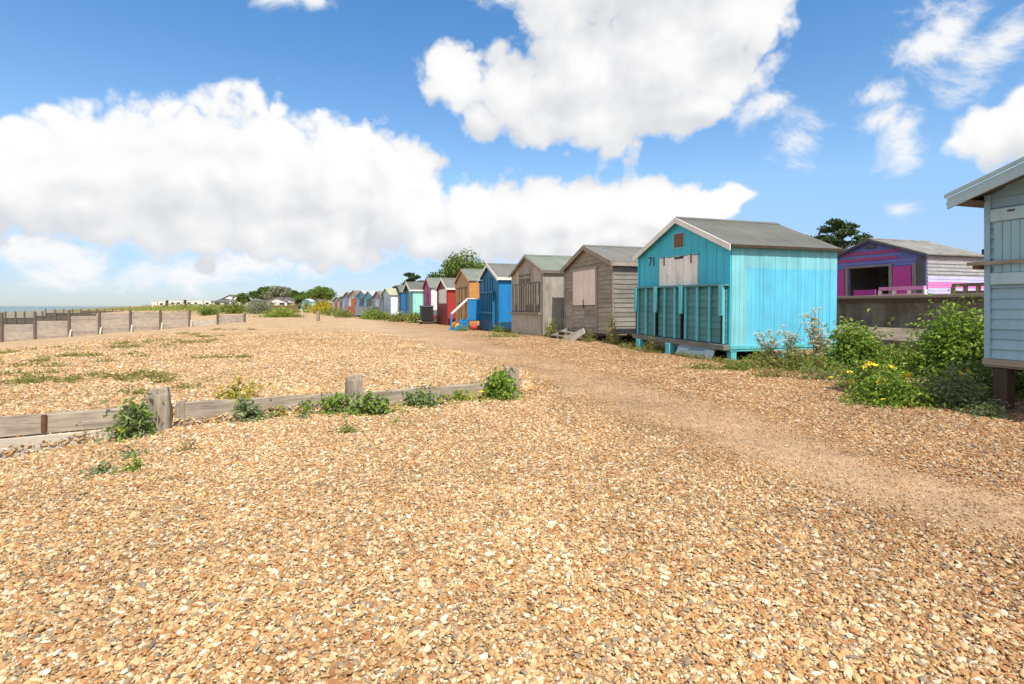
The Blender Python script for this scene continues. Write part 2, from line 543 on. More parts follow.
# ------------------------------------------------------------------ mesh helpers
class MB:
    def __init__(self):
        self.v, self.f = [], []

    def add(self, vs, fs):
        b = len(self.v)
        self.v += [tuple(p) for p in vs]
        self.f += [tuple(i + b for i in f) for f in fs]
        return self

    def hexa(self, p):                       # p: 4 bottom + 4 top
        return self.add(p, [(0, 1, 2, 3), (4, 7, 6, 5), (0, 4, 5, 1), (1, 5, 6, 2), (2, 6, 7, 3), (3, 7, 4, 0)])

    def box(self, x0, x1, y0, y1, z0, z1, mp=None):
        p = [(x0, y0, z0), (x1, y0, z0), (x1, y1, z0), (x0, y1, z0), (x0, y0, z1), (x1, y0, z1), (x1, y1, z1), (x0, y1, z1)]
        if mp:
            p = [mp(*q) for q in p]
        return self.hexa(p)

    def beam(self, a, b, w, h, up=(0, 0, 1)):
        a, b = Vector(a), Vector(b)
        d = (b - a).normalized()
        up = Vector(up)
        sd = d.cross(up)
        if sd.length < 1e-4:
            sd = Vector((1, 0, 0))
        sd.normalize()
        u2 = sd.cross(d).normalized()
        sd, u2 = sd * w / 2, u2 * h / 2
        p = [a - sd - u2, a + sd - u2, a + sd + u2, a - sd + u2, b - sd - u2, b + sd - u2, b + sd + u2, b - sd + u2]
        return self.hexa(p)

    def tube(self, pts, rad, seg=6):
        pts = [Vector(p) for p in pts]
        if not isinstance(rad, (list, tuple)):
            rad = [rad] * len(pts)
        rings = []
        for i, p in enumerate(pts):
            d = (pts[min(i + 1, len(pts) - 1)] - pts[max(i - 1, 0)]).normalized()
            a = d.cross(Vector((0.13, 0.97, 0.2))).normalized()
            b = d.cross(a)
            rings.append([p + (a * math.cos(t) + b * math.sin(t)) * rad[i] for t in [k * 2 * math.pi / seg for k in range(seg)]])
        vs = [q for r in rings for q in r]
        fs = []
        for i in range(len(pts) - 1):
            for k in range(seg):
                fs.append((i * seg + k, i * seg + (k + 1) % seg, (i + 1) * seg + (k + 1) % seg, (i + 1) * seg + k))
        fs.append(tuple(range(seg))[::-1])
        fs.append(tuple((len(pts) - 1) * seg + k for k in range(seg)))
        return self.add(vs, fs)

    def prism(self, poly, y0, y1, mp=None):   # polygon in (x,z) pushed along y
        k = len(poly)
        p = [(x, y0, z) for x, z in poly] + [(x, y1, z) for x, z in poly]
        if mp:
            p = [mp(*q) for q in p]
        return self.add(p, [tuple(range(k)), tuple(range(2 * k - 1, k - 1, -1))] + [(i, i + k, (i + 1) % k + k, (i + 1) % k) for i in range(k)])

    def build(self, name, mat, parent=None, recalc=True, bevel=0.0, smooth=False):
        me = bpy.data.meshes.new(name)
        me.from_pydata(self.v, [], self.f)
        if recalc:
            bm = bmesh.new()
            bm.from_mesh(me)
            bmesh.ops.recalc_face_normals(bm, faces=bm.faces)
            bm.to_mesh(me)
            bm.free()
        if smooth:
            me.polygons.foreach_set('use_smooth', [True] * len(me.polygons))
        me.materials.append(mat)
        o = bpy.data.objects.new(name, me)
        C.objects.link(o)
        if parent:
            o.parent = parent
        if bevel:
            b = o.modifiers.new('bevel', 'BEVEL')
            b.width = bevel
            b.segments = 1
            b.limit_method = 'ANGLE'
        return o


def tag(o, label=None, cat=None, group=None, kind=None):
    if label:
        o['label'] = label
    if cat:
        o['category'] = cat
    if group:
        o['group'] = group
    if kind:
        o['kind'] = kind
    return o


def thing(name, label, cat, loc=(0, 0, 0), rz=0.0, group=None):
    o = bpy.data.objects.new(name, None)
    o.empty_display_size = 0.2
    C.objects.link(o)
    o.location = loc
    o.rotation_euler = (0, 0, rz)
    return tag(o, label, cat, group)


# ------------------------------------------------------------------ ground and sea
def spread(lo, fine0, fine1, hi, step, grow):
    out = list(np.arange(fine0, fine1 + 1e-6, step))
    st, x = step, fine1
    while x < hi:
        st *= grow
        x += st
        out.append(x)
    st, x = step, fine0
    while x > lo:
        st *= grow
        x -= st
        out.insert(0, x)
    return out


def build_ground():
    ss = spread(-3000, -15.0, 5.0, 3000, 0.125, 1.055)
    vv = spread(-400, -4.0, 13.0, 4000, 0.125, 1.045)
    vv = sorted([v for v in vv if abs(v) > 0.1] + [-0.09, -0.045, 0.045, 0.09])
    nv, ns = len(vv), len(ss)
    verts, cols = [], []
    for v in vv:
        for s in ss:
            u = v + u_groyne(s)
            z = tz(u, s)
            near = abs(s) < 60 and u < 90
            if near:
                z += relief(u, s)
            x, y = us(u, s)
            verts.append((x, y, z))
            p = path_mask(u, s) if near and abs(s) < 12 else 0.0
            so = soil_mask(u, s) if s < 200 and u < 400 else (1.0 if s < 0.27 * u else 0.0)
            wet = sm(-1.3, -2.0, z)
            cols += [p, so, wet, 1]
    faces = [(i * ns + j, i * ns + j + 1, (i + 1) * ns + j + 1, (i + 1) * ns + j) for i in range(nv - 1) for j in range(ns - 1)]
    me = bpy.data.meshes.new("ground")
    me.from_pydata(verts, [], faces)
    ca = me.color_attributes.new("mask", 'FLOAT_COLOR', 'POINT')
    ca.data.foreach_set('color', cols)
    me.polygons.foreach_set('use_smooth', [True] * len(me.polygons))
    me.materials.append(ground_mat())
    me.update()
    if me.polygons[0].normal.z < 0:
        me.flip_normals()
    o = bpy.data.objects.new("ground", me)
    C.objects.link(o)
    tag(o, "wide beach of golden brown flint shingle with a trodden path", "ground", kind='structure')


build_ground()

sea = MB().add([(-7000, -500, -2.65), (1500, -500, -2.65), (1500, 8000, -2.65), (-7000, 8000, -2.65)], [(0, 1, 2, 3)]).build("sea", sea_mat())
tag(sea, "flat grey green sea along the left horizon", "sea", kind='structure')


def build_shingle():
    """loose pebbles over the near beach, scattered as real stones"""
    st = 0.125
    verts, dens, size, idx = [], [], [], {}
    ys = np.concatenate([np.arange(0.9, 12.0, st), np.arange(12.0, 27.0, 0.25)])
    xs = np.arange(-30, 30, 0.25)
    for j, y in enumerate(ys):
        for i, x in enumerate(xs):
            if abs(x) > 1.06 * y + 1.0:
                continue
            u, s = to_us(x, y)
            idx[(i, j)] = len(verts)
            verts.append((x, y, tz(u, s) + relief(u, s)))
            d = math.hypot(x, y)
            p = path_mask(u, s)
            so = soil_mask(u, s)
            vgap = abs(u - u_groyne(s))
            q = 12500 * (1 - 0.45 * sm(3.0, 5.0, d)) * (1 - 0.6 * sm(5, 9, d)) * (1 - 0.75 * sm(9, 16, d)) * (1 - sm(11, 27, d))
            q *= (1 - 0.30 * p) * (1 - 0.55 * so)
            if vgap < 0.07 and s > -2.5:
                q = 0
            dens.append(q)
            size.append((0.0102 + 0.0055 * sm(4, 10, d) + 0.004 * sm(10, 20, d)) * (1 - 0.60 * p))
    faces = []
    for (i, j), a in idx.items():
        b, c, d = idx.get((i + 1, j)), idx.get((i + 1, j + 1)), idx.get((i, j + 1))
        if b is not None and c is not None and d is not None:
            faces.append((a, b, c, d))
    me = bpy.data.meshes.new("shingle")
    me.from_pydata(verts, [], faces)
    me.attributes.new('dens', 'FLOAT', 'POINT').data.foreach_set('value', dens)
    me.attributes.new('size', 'FLOAT', 'POINT').data.foreach_set('value', size)
    mat = stone_mat()
    me.materials.append(mat)
    o = bpy.data.objects.new("shingle", me)
    C.objects.link(o)
    tag(o, "loose golden, cream and grey flint pebbles covering the near beach", "pebbles", kind='stuff')
    ng = bpy.data.node_groups.new("pebble_scatter", 'GeometryNodeTree')
    ng.interface.new_socket("Geometry", in_out='INPUT', socket_type='NodeSocketGeometry')
    ng.interface.new_socket("Geometry", in_out='OUTPUT', socket_type='NodeSocketGeometry')
    n = NT(ng)
    gi = n.n('NodeGroupInput')
    go = n.n('NodeGroupOutput')
    da = n.n('GeometryNodeInputNamedAttribute', {'Name': 'dens'}, data_type='FLOAT')
    sa = n.n('GeometryNodeInputNamedAttribute', {'Name': 'size'}, data_type='FLOAT')
    dp = n.n('GeometryNodeDistributePointsOnFaces', {'Mesh': gi.outputs[0], 'Density': da.outputs[0], 'Seed': 4})
    rz = n.n('FunctionNodeRandomValue', data_type='FLOAT')
    rz.inputs[2].default_value, rz.inputs[3].default_value, rz.inputs['Seed'].default_value = -0.004, 0.013, 11
    off = n.n('ShaderNodeCombineXYZ', {2: rz.outputs[1]})
    sp = n.n('GeometryNodeSetPosition', {'Geometry': dp.outputs[0], 'Offset': off.outputs[0]})
    join = n.n('GeometryNodeJoinGeometry')
    shapes = [(1.0, 0.74, 0.46), (1.15, 0.66, 0.40), (0.9, 0.8, 0.52), (1.25, 0.72, 0.34), (0.95, 0.62, 0.55), (1.1, 0.85, 0.38), (0.8, 0.7, 0.5), (1.35, 0.6, 0.42)]
    for k, shp in enumerate(shapes):
        ic = n.n('GeometryNodeMeshIcoSphere', {'Radius': 1.0, 'Subdivisions': 3 if k % 2 else 2})
        pos = n.n('GeometryNodeInputPosition')
        pv = n.vmath('ADD', pos.outputs[0], (k * 3.7, k * 1.9, k * 5.3))
        nz = n.n('ShaderNodeTexNoise', {'Vector': pv, 'Scale': 0.9, 'Detail': 1.5})
        ofs = n.vmath('MULTIPLY_ADD', nz.outputs['Color'], (1.05, 1.05, 1.05), (-0.525, -0.525, -0.525))
        s2 = n.n('GeometryNodeSetPosition', {'Geometry': ic.outputs[0], 'Offset': ofs})
        tr = n.n('GeometryNodeTransform', {'Geometry': s2.outputs[0], 'Scale': shp})
        ss = n.n('GeometryNodeSetShadeSmooth', {0: tr.outputs[0], 'Shade Smooth': bool(k % 2)})
        mt = n.n('GeometryNodeSetMaterial', {'Geometry': ss.outputs[0], 'Material': mat})
        ti = n.n('GeometryNodeGeometryToInstance', {0: mt.outputs[0]})
        ng.links.new(ti.outputs[0], join.inputs[0])
    ri = n.n('FunctionNodeRandomValue', data_type='INT')
    ri.inputs[4].default_value, ri.inputs[5].default_value, ri.inputs['Seed'].default_value = 0, len(shapes) - 1, 3
    rr = n.n('FunctionNodeRandomValue', data_type='FLOAT_VECTOR')
    rr.inputs[0].default_value, rr.inputs[1].default_value = (-0.55, -0.55, 0), (0.55, 0.55, 6.283)
    rs = n.n('FunctionNodeRandomValue', data_type='FLOAT')
    rs.inputs[2].default_value, rs.inputs[3].default_value, rs.inputs['Seed'].default_value = 0.0, 1.0, 21
    # many small, few large
    pw = n.math('MULTIPLY_ADD', n.math('POWER', rs.outputs[1], 5.0), 1.35, 0.58)
    scl = n.math('MULTIPLY', pw, sa.outputs[0])
    iop = n.n('GeometryNodeInstanceOnPoints', {'Points': sp.outputs[0], 'Instance': join.outputs[0], 'Pick Instance': True,
                                              'Instance Index': ri.outputs[2], 'Rotation': rr.outputs[0], 'Scale': scl})
    ng.links.new(iop.outputs[0], go.inputs[0])
    md = o.modifiers.new("pebbles", 'NODES')
    md.node_group = ng


build_shingle()

# ------------------------------------------------------------------ shared materials
M_TARRED = bare_wood("tarred_post", (0.075, 0.05, 0.038), 'z', 0.1)
M_GPOST = bare_wood("brown_groyne_post", (0.13, 0.10, 0.082), 'z', 0.12)
M_GREYWOOD = bare_wood("weathered_grey_wood", (0.30, 0.262, 0.22), 'z')
M_GREYWOOD_H = bare_wood("weathered_grey_boards", (0.27, 0.23, 0.19), 'x')
M_SLEEPER = bare_wood("silvered_oak", (0.30, 0.25, 0.20), 'x', 0.12, contrast=1.6)
M_SLEEPER_V = bare_wood("silvered_oak_post", (0.28, 0.235, 0.185), 'z', 0.1, contrast=1.6)
M_PALEWOOD = bare_wood("bleached_wood", (0.44, 0.39, 0.33), 'x', 0.12)
M_DARK = plain("dark_void", (0.012, 0.011, 0.010), 0.9)
M_RUST = plain("rusty_iron", (0.14, 0.065, 0.035), 0.85, 0.5, 14)
M_BLACK = plain("black_plastic", (0.02, 0.02, 0.022), 0.5, 0.3)
M_WHITE = painted_wood("white_paint", (0.82, 0.78, 0.71), 0.12, vary=0.05)
M_GLASS = plain("dark_window_glass", (0.03, 0.04, 0.05), 0.08, 0.1, 2, 0.6)
M_FELT_GREEN = roof_felt("green_grey_felt", (0.135, 0.135, 0.12), (0.15, 0.14, 0.085))
M_FELT_GREY = roof_felt("grey_felt", (0.165, 0.16, 0.145), (0.19, 0.18, 0.12), amt=0.25)
M_FELT_PALE = roof_felt("pale_green_felt", (0.18, 0.20, 0.165), amt=0.2)
M_CONC = concrete_mat()


# ------------------------------------------------------------------ hut builder
# local frame: x to the right along the front, y into the hut, z up; origin at the far front corner
HUT_RZ = math.atan2(-0.950, 0.311)


def wall_maps(W, D):
    return {'front': lambda a, o, z: (a, -o, z), 'right': lambda a, o, z: (W + o, a, z),
            'left': lambda a, o, z: (-o, D - a, z), 'rear': lambda a, o, z: (W - a, D + o, z)}


def boarded(L, z0, ze, zr, mp, style='v', bw=0.12, holes=(), th=0.016, gap=0.0035, rnd=None):
    """boards of one wall: L wide, from z0 to the eave ze; gable to zr when zr > ze; holes = (a0,a1,z0,z1)"""
    rnd = rnd or random.Random(5)
    mb = MB()

    def top(a):
        if zr <= ze:
            return ze
        return ze + (zr - ze) * (1 - abs(a - L / 2) / (L / 2))
    if style == 'v':
        k = max(1, round(L / bw))
        edges = [L * i / k for i in range(k + 1)]
        if zr > ze:
            edges = sorted(set([round(e, 4) for e in edges] + [round(L / 2, 4)]))
        for e0, e1 in zip(edges[:-1], edges[1:]):
            a0, a1 = e0 + gap / 2, e1 - gap / 2
            t = th * rnd.uniform(0.8, 1.15)
            spans = [(z0 + rnd.uniform(-0.006, 0.006), None)]
            for (h0, h1, hz0, hz1) in holes:
                if e0 < h1 - 0.01 and e1 > h0 + 0.01:
                    spans = [(z0, hz0), (hz1, None)]
            for s0, s1 in spans:
                t0, t1 = (top(a0), top(a1)) if s1 is None else (s1, s1)
                if max(t0, t1) - s0 < 0.02:
                    continue
                p = [(a0, -0.004, s0), (a1, -0.004, s0), (a1, t, s0), (a0, t, s0), (a0, -0.004, t0), (a1, -0.004, t1), (a1, t, t1), (a0, t, t0)]
                mb.hexa([mp(*q) for q in p])
    else:
        z = z0
        while z < max(ze, zr) - 0.02:
            zt = min(z + bw, max(ze, zr) - 0.01)

            def ext(zz):
                if zz <= ze:
                    return 0.0, L
                k = (zz - ze) / max(1e-6, zr - ze)
                return L / 2 * k, L - L / 2 * k
            (b0, b1), (t0, t1) = ext(z), ext(zt)
            segs = [(0, 1e9)]
            for (h0, h1, hz0, hz1) in holes:
                if z + bw * 0.5 > hz0 and z + bw * 0.5 < hz1:
                    segs = [(-1, h0), (h1, 1e9)]
            for g0, g1 in segs:
                x0, x1, y0, y1 = max(b0, g0), min(b1, g1), max(t0, g0), min(t1, g1)
                if x1 - x0 < 0.02:
                    continue
                o0 = 0.026 + rnd.uniform(-0.003, 0.003)
                dz = rnd.uniform(-0.004, 0.004)
                p = [(x0, -0.004, z + dz), (x1, -0.004, z - dz), (x1, o0, z - dz), (x0, o0, z + dz), (y0, -0.004, zt), (y1, -0.004, zt), (y1, 0.008, zt), (y0, 0.008, zt)]
                mb.hexa([mp(*q) for q in p])
            z += bw
    return mb


def backing(L, z0, ze, zr, mp, holes=()):
    """solid wall behind the boards, 4 cm thick, with openings cut"""
    mb = MB()
    edges_a = sorted(set([0, L] + ([L / 2] if zr > ze else []) + [h for q in holes for h in q[:2]]))
    top = lambda a: ze if zr <= ze else ze + (zr - ze) * (1 - abs(a - L / 2) / (L / 2))
    for a0, a1 in zip(edges_a[:-1], edges_a[1:]):
        spans = [(z0, None)]
        for (h0, h1, hz0, hz1) in holes:
            if a0 >= h0 - 1e-6 and a1 <= h1 + 1e-6:
                spans = [(z0, hz0), (hz1, None)]
        for s0, s1 in spans:
            t0, t1 = (top(a0) - 0.003, top(a1) - 0.003) if s1 is None else (s1, s1)
            if max(t0, t1) - s0 < 0.01:
                continue
            p = [(a0, -0.045, s0), (a1, -0.045, s0), (a1, -0.001, s0), (a0, -0.001, s0), (a0, -0.045, t0), (a1, -0.045, t1), (a1, -0.001, t1), (a0, -0.001, t0)]
            mb.hexa([mp(*q) for q in p])
    return mb


def hut(label, u_near, u_far, s, D, zf, ze, zr, front, side, roofm, barge, fs='v', ss='v', bw=0.12, bws=None,
        over=0.14, os_=0.12, holes=(), rz_extra=0.0, fascia=None, lean=0.0, cat="beach hut", group="beach huts in the row", bevel=0.0,
        name="beach_hut", floor_m=None, seed=3, legs=True, leg_m=None, side_holes=(), bth=0.13, size=1.0, drop=0.0):
    W = (u_far - u_near) / size
    x, y = us(u_far, s)
    root = thing(name, label, cat, (x, y, -drop), HUT_RZ + rz_extra, group)
    root.scale = (size, size, size)
    root.rotation_euler[1] = lean
    root['w'] = W
    rnd = random.Random(seed)
    mp = wall_maps(W, D)
    bws = bws or bw
    for nm, L, zt, mat, st, b, hs in (('front', W, zr, front, fs, bw, holes), ('right', D, ze, side, ss, bws, side_holes),
                                      ('left', D, ze, side, ss, bws, ()), ('rear', W, zr, side, ss, bws, ())):
        mb = backing(L, zf, ze, zt, mp[nm], hs)
        bd = boarded(L, zf, ze, zt, mp[nm], st, b, hs, rnd=rnd)
        mb.add(bd.v, bd.f)
        mb.build({'front': 'front_wall', 'right': 'side_wall', 'left': 'side_wall', 'rear': 'rear_wall'}[nm], mat, root)
    fl = MB().box(-0.02, W + 0.02, -0.02, D + 0.02, zf - 0.10, zf - 0.004)
    fl.build('floor', floor_m or M_GREYWOOD, root)
    # corner boards
    for cx in (-0.012, W - 0.05):
        MB().box(cx, cx + 0.062, -0.042, -0.02, zf, ze - 0.01).build('corner_trim', front, root)
    # roof
    m = (zr - ze) / (W / 2)
    t = 0.045
    rf = MB()
    c = W / 2
    ez = ze - os_ * m
    poly = [(-os_, ez + 0.004), (c, zr + 0.004), (W + os_, ez + 0.004), (W + os_, ez + t), (c, zr + t * 1.1), (-os_, ez + t)]
    for k0 in (poly[0:2] + [poly[4], poly[5]], [poly[1], poly[2], poly[3], poly[4]]):
        # several felt strips with slightly uneven lie
        nst = max(2, round((D + over) / 0.9))
        for i in range(nst):
            y0 = -over + (D + over + 0.05) * i / nst
            y1 = -over + (D + over + 0.05) * (i + 1) / nst
            dz = 0.003 * (i % 2)
            rf.prism([(a, b + dz) for a, b in k0], y0, y1 + 0.0)
    roof = rf.build('roof', roofm, root)
    rc = MB()
    rc.prism([(c - 0.12, zr - 0.12 * m + t * 1.1 + 0.006), (c, zr + t * 1.1 + 0.012), (c + 0.12, zr - 0.12 * m + t * 1.1 + 0.006), (c + 0.12, zr - 0.12 * m + t * 1.1 + 0.014), (c, zr + t * 1.1 + 0.026), (c - 0.12, zr - 0.12 * m + t * 1.1 + 0.014)], -over + 0.01, D + 0.04)
    rc.build('ridge_cap', roofm, roof)
    if barge:
        for sg in (0, 1):
            b = MB()
            p = [(-os_ - 0.02, ez - 0.02 * m), (c, zr)]
            if sg:
                p = [(2 * c - a, z) for a, z in p]
            (a0, z0), (a1, z1) = p
            b.prism([(a0, z0 - bth * 0.72), (a1, z1 - bth * 0.72), (a1, z1 + bth * 0.42), (a0, z0 + bth * 0.42)], -over - 0.026, -over - 0.002)
            b.build('bargeboard', barge, roof, bevel=0.004)
    if fascia:
        for xa in (-os_ - 0.02, W + os_ - 0.002):
            MB().box(xa, xa + 0.022, -over - 0.002, D + 0.12, ez - 0.07, ez + t + 0.004).build('fascia', fascia, roof)
    if legs:
        for (lx, ly) in ((0.12, 0.08), (W / 2, 0.08), (W - 0.06, 0.08), (0.12, D - 0.15), (W - 0.06, D - 0.15), (W - 0.06, D / 2)):
            wx = root.matrix_basis @ Vector((lx, ly, 0))
            MB().box(lx - 0.07, lx + 0.07, ly - 0.07, ly + 0.07, gz(wx.x, wx.y) - 0.15, zf - 0.11).build('stilt', leg_m or M_GREYWOOD, root)
    return root


def text_on(txt, size, mat, parent, loc, rot, name='number', align='CENTER'):
    cu = bpy.data.curves.new(name, 'FONT')
    cu.body = txt
    cu.size = size
    cu.extrude = 0.003
    cu.align_x = align
    cu.materials.append(mat)
    o = bpy.data.objects.new(name, cu)
    C.objects.link(o)
    o.parent = parent
    o.location = loc
    o.rotation_euler = rot
    return o


# ------------------------------------------------------------------ turquoise hut 71
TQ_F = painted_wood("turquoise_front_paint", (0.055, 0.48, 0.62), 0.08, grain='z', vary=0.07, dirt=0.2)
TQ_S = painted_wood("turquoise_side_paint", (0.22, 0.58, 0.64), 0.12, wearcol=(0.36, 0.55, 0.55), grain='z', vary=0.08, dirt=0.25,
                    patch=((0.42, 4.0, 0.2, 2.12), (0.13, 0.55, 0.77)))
TQ_T = painted_wood("turquoise_trim_paint", (0.12, 0.50, 0.57), 0.12, grain='z', vary=0.06)
TQ_P = painted_wood("faded_teal_panel_paint", (0.085, 0.235, 0.235), 0.10, wearcol=(0.12, 0.17, 0.17), grain='x', vary=0.10)
TQ_SILL = bare_wood("grey_deck_edge", (0.16, 0.165, 0.15), 'x')
HATCH = painted_wood("flaking_pinkish_white_paint", (0.86, 0.82, 0.76), 0.30, wearcol=(0.30, 0.22, 0.17), vary=0.07)
PLAQUE = bare_wood("brown_wooden_plaque", (0.17, 0.095, 0.06), 'z')

A_W = 13.24 - 9.56
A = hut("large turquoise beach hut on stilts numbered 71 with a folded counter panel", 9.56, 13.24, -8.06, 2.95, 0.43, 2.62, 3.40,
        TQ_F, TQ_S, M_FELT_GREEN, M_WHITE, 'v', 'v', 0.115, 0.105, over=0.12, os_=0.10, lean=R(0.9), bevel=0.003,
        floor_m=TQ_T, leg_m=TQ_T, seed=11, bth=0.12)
# dark eave fascia along the sunny side
MB().box(A_W + 0.10, A_W + 0.122, -0.10, 3.02, 2.56, 2.618).build('fascia', M_TARRED, A)
MB().box(A_W - 0.02, A_W + 0.034, -0.03, 2.96, 0.38, 0.455).build('sill', TQ_T, A)
h0, h1 = 1.06, 2.60
hm = MB()
k = 9
for i in range(k):
    a0, a1 = h0 + (h1 - h0) * i / k, h0 + (h1 - h0) * (i + 1) / k
    hm.box(a0 + 0.003, a1 - 0.003, -0.052 - 0.004 * (i % 2), -0.012, 1.62, 2.49 + 0.012 * math.sin(i * 2.1))
hatch = hm.build('hatch', HATCH, A)
MB().box(h0 - 0.05, h1 + 0.05, -0.058, -0.012, 2.503, 2.535).build('hatch_rail', TQ_T, hatch)
MB().box(1.72, 2.08, -0.066, -0.05, 2.435, 2.485).build('nameplate', M_TARRED, hatch)
pq = MB().box(1.66, 2.04, -0.04, -0.012, 2.72, 3.06).build('plaque', PLAQUE, A, bevel=0.006)
MB().box(1.62, 2.075, -0.034, -0.012, 2.685, 3.095).build('plaque_frame', TQ_T, pq)
for hx in (1.25, 2.35):
    MB().box(hx, hx + 0.05, -0.062, -0.05, 2.30, 2.53).build('hinge', M_RUST, hatch)
text_on("71", 0.34, M_TARRED, A, (0.66, -0.026, 2.33), (R(90), 0, 0))
# counter panel folded up in front of the deck
pn = MB()
z = 0.50
while z < 1.66:
    zt = min(z + 0.155, 1.72)
    pn.hexa([(0.10, -0.05, z), (A_W - 0.05, -0.05, z), (A_W - 0.05, -0.105, z), (0.10, -0.105, z), (0.10, -0.05, zt), (A_W - 0.05, -0.05, zt), (A_W - 0.05, -0.085, zt), (0.10, -0.085, zt)])
    z += 0.155
panel = pn.build('counter_panel', TQ_P, A)
for i in range(9):
    x = 0.14 + (A_W - 0.24) * i / 8
    w = 0.035 if i % 2 else 0.045
    MB().box(x - w / 2 * 1.3, x + w, -0.155, -0.106, 0.49, 1.73).build('stud', TQ_T, panel, bevel=0.004)
for x in (0.06, 1.02, 2.10, A_W - 0.16):
    MB().prism([(x, 1.10), (x + 0.115, 1.10), (x + 0.13, 1.20), (x + 0.13, 1.76), (x, 1.76)], -0.205, -0.158).build('bracket', TQ_T, panel, bevel=0.004)
    MB().box(x + 0.035, x + 0.075, -0.165, -0.107, 0.50, 1.10).build('bracket_shade', M_DARK, panel)  # dark strip standing in for the shaded gap below the bracket
MB().box(0.05, A_W + 0.0, -0.19, -0.03, 1.735, 1.785).build('counter_rail', TQ_P, panel, bevel=0.004)
MB().box(0.0, A_W + 0.02, -0.20, -0.03, 0.36, 0.475).build('deck_edge', TQ_SILL, A, bevel=0.006)
for x in (0.35, 1.72):
    p = A.matrix_basis @ Vector((x, -0.15, 0))
    MB().box(x - 0.09, x + 0.09, -0.25, -0.08, gz(p.x, p.y) - 0.1, 0.358).build('stilt', TQ_T, A, bevel=0.006)
# loose plank leaning under the deck
pl = MB()
pl.hexa([(-0.66, -0.10, -0.012), (0.66, -0.10, -0.012), (0.66, 0.16, -0.012), (-0.66, 0.16, -0.012), (-0.60, -0.10, 0.02), (0.66, -0.10, 0.02), (0.66, 0.16, 0.02), (-0.60, 0.16, 0.02)])
PLANKM = painted_wood("faded_blue_grey_paint", (0.16, 0.23, 0.27), 0.35, grain='x')
plank = pl.build('loose_board', PLANKM)
pp = A.matrix_basis @ Vector((2.75, -0.24, 0))
plank.location = (pp.x, pp.y, gz(pp.x, pp.y) + 0.12)
plank.rotation_euler = (R(62), R(2), HUT_RZ)
tag(plank, "faded blue grey board propped under the deck of the turquoise hut", "board")

# ------------------------------------------------------------------ grey clapboard hut with pink shutters
GB = bare_wood("lifted_grey_brown_clapboard", (0.34, 0.285, 0.235), 'x', 0.16)  # front wood, colour lightened to lift its shade
GB_S = bare_wood("toned_down_side_clapboard", (0.25, 0.22, 0.19), 'y', 0.2)  # same wood on the sunlit side, colour toned down
PINKS = painted_wood("pale_pink_shutter_paint", (0.80, 0.66, 0.57), 0.10, grain='z', vary=0.04)
B_W = 17.25 - 13.8
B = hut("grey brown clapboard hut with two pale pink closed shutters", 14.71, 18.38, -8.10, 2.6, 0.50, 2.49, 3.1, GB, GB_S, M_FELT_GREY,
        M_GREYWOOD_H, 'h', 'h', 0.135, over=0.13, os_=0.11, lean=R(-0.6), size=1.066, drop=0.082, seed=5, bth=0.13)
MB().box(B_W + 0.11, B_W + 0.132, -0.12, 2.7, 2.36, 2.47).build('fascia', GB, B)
dm = MB()
for (a0, a1) in ((0.82, 1.59), (1.61, 2.38)):
    z = 0.56
    while z < 1.2:
        dm.hexa([(a0, -0.012, z), (a1, -0.012, z), (a1, -0.062, z), (a0, -0.062, z), (a0, -0.012, z + 0.133), (a1, -0.012, z + 0.133), (a1, -0.046, z + 0.133), (a0, -0.046, z + 0.133)])
        z += 0.135
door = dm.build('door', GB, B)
MB().box(1.56, 1.605, -0.085, -0.05, 1.18, 1.44).build('bolt', M_BLACK, door)
for a0 in (0.80, 1.605):
    MB().box(a0, a0 + 0.79, -0.075, -0.012, 1.26, 2.36).build('shutter', PINKS, B, bevel=0.005)
fr = MB()
for x0, x1 in ((0.70, 0.795), (2.40, 2.49)):
    fr.box(x0, x1, -0.055, -0.012, 0.5, 2.36)
fr.box(0.70, 2.49, -0.058, -0.012, 2.365, 2.44)
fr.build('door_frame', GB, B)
# broken wooden steps
S = thing("wooden_steps", "broken grey wooden steps in front of the pink shuttered hut", "steps", tuple(B.matrix_basis @ Vector((1.1, -0.55, 0))), HUT_RZ)
gB = gz(S.location.x, S.location.y)
S.location.z = gB
for x in (-0.55, 0.62):
    MB().hexa([(x, -0.32, -0.05), (x + 0.05, -0.32, -0.05), (x + 0.05, 0.42, -0.05), (x, 0.42, -0.05), (x, -0.28, 0.08), (x + 0.05, -0.28, 0.08), (x + 0.05, 0.42, 0.36), (x, 0.42, 0.36)]).build('stringer', M_GREYWOOD_H, S)
for yy, zz, tilt in ((-0.30, 0.10, 0.03), (0.02, 0.24, -0.02)):
    MB().hexa([(-0.52, yy, zz - 0.035), (0.62, yy, zz - 0.035 + tilt), (0.62, yy + 0.24, zz - 0.035 + tilt), (-0.52, yy + 0.24, zz - 0.035),
               (-0.52, yy, zz), (0.62, yy, zz + tilt), (0.62, yy + 0.24, zz + tilt), (-0.52, yy + 0.24, zz)]).build('tread', M_GREYWOOD_H, S)
lb = MB().box(-0.10, 0.10, -0.02, 0.02, -0.32, 0.34).build('loose_board', M_PALEWOOD)
q = B.matrix_basis @ Vector((2.15, -0.55, 0))
lb.location = (q.x, q.y, gz(q.x, q.y) + 0.17)
lb.rotation_euler = (R(-20), R(58), HUT_RZ)
tag(lb, "pale loose board leaning beside the broken grey steps", "board")

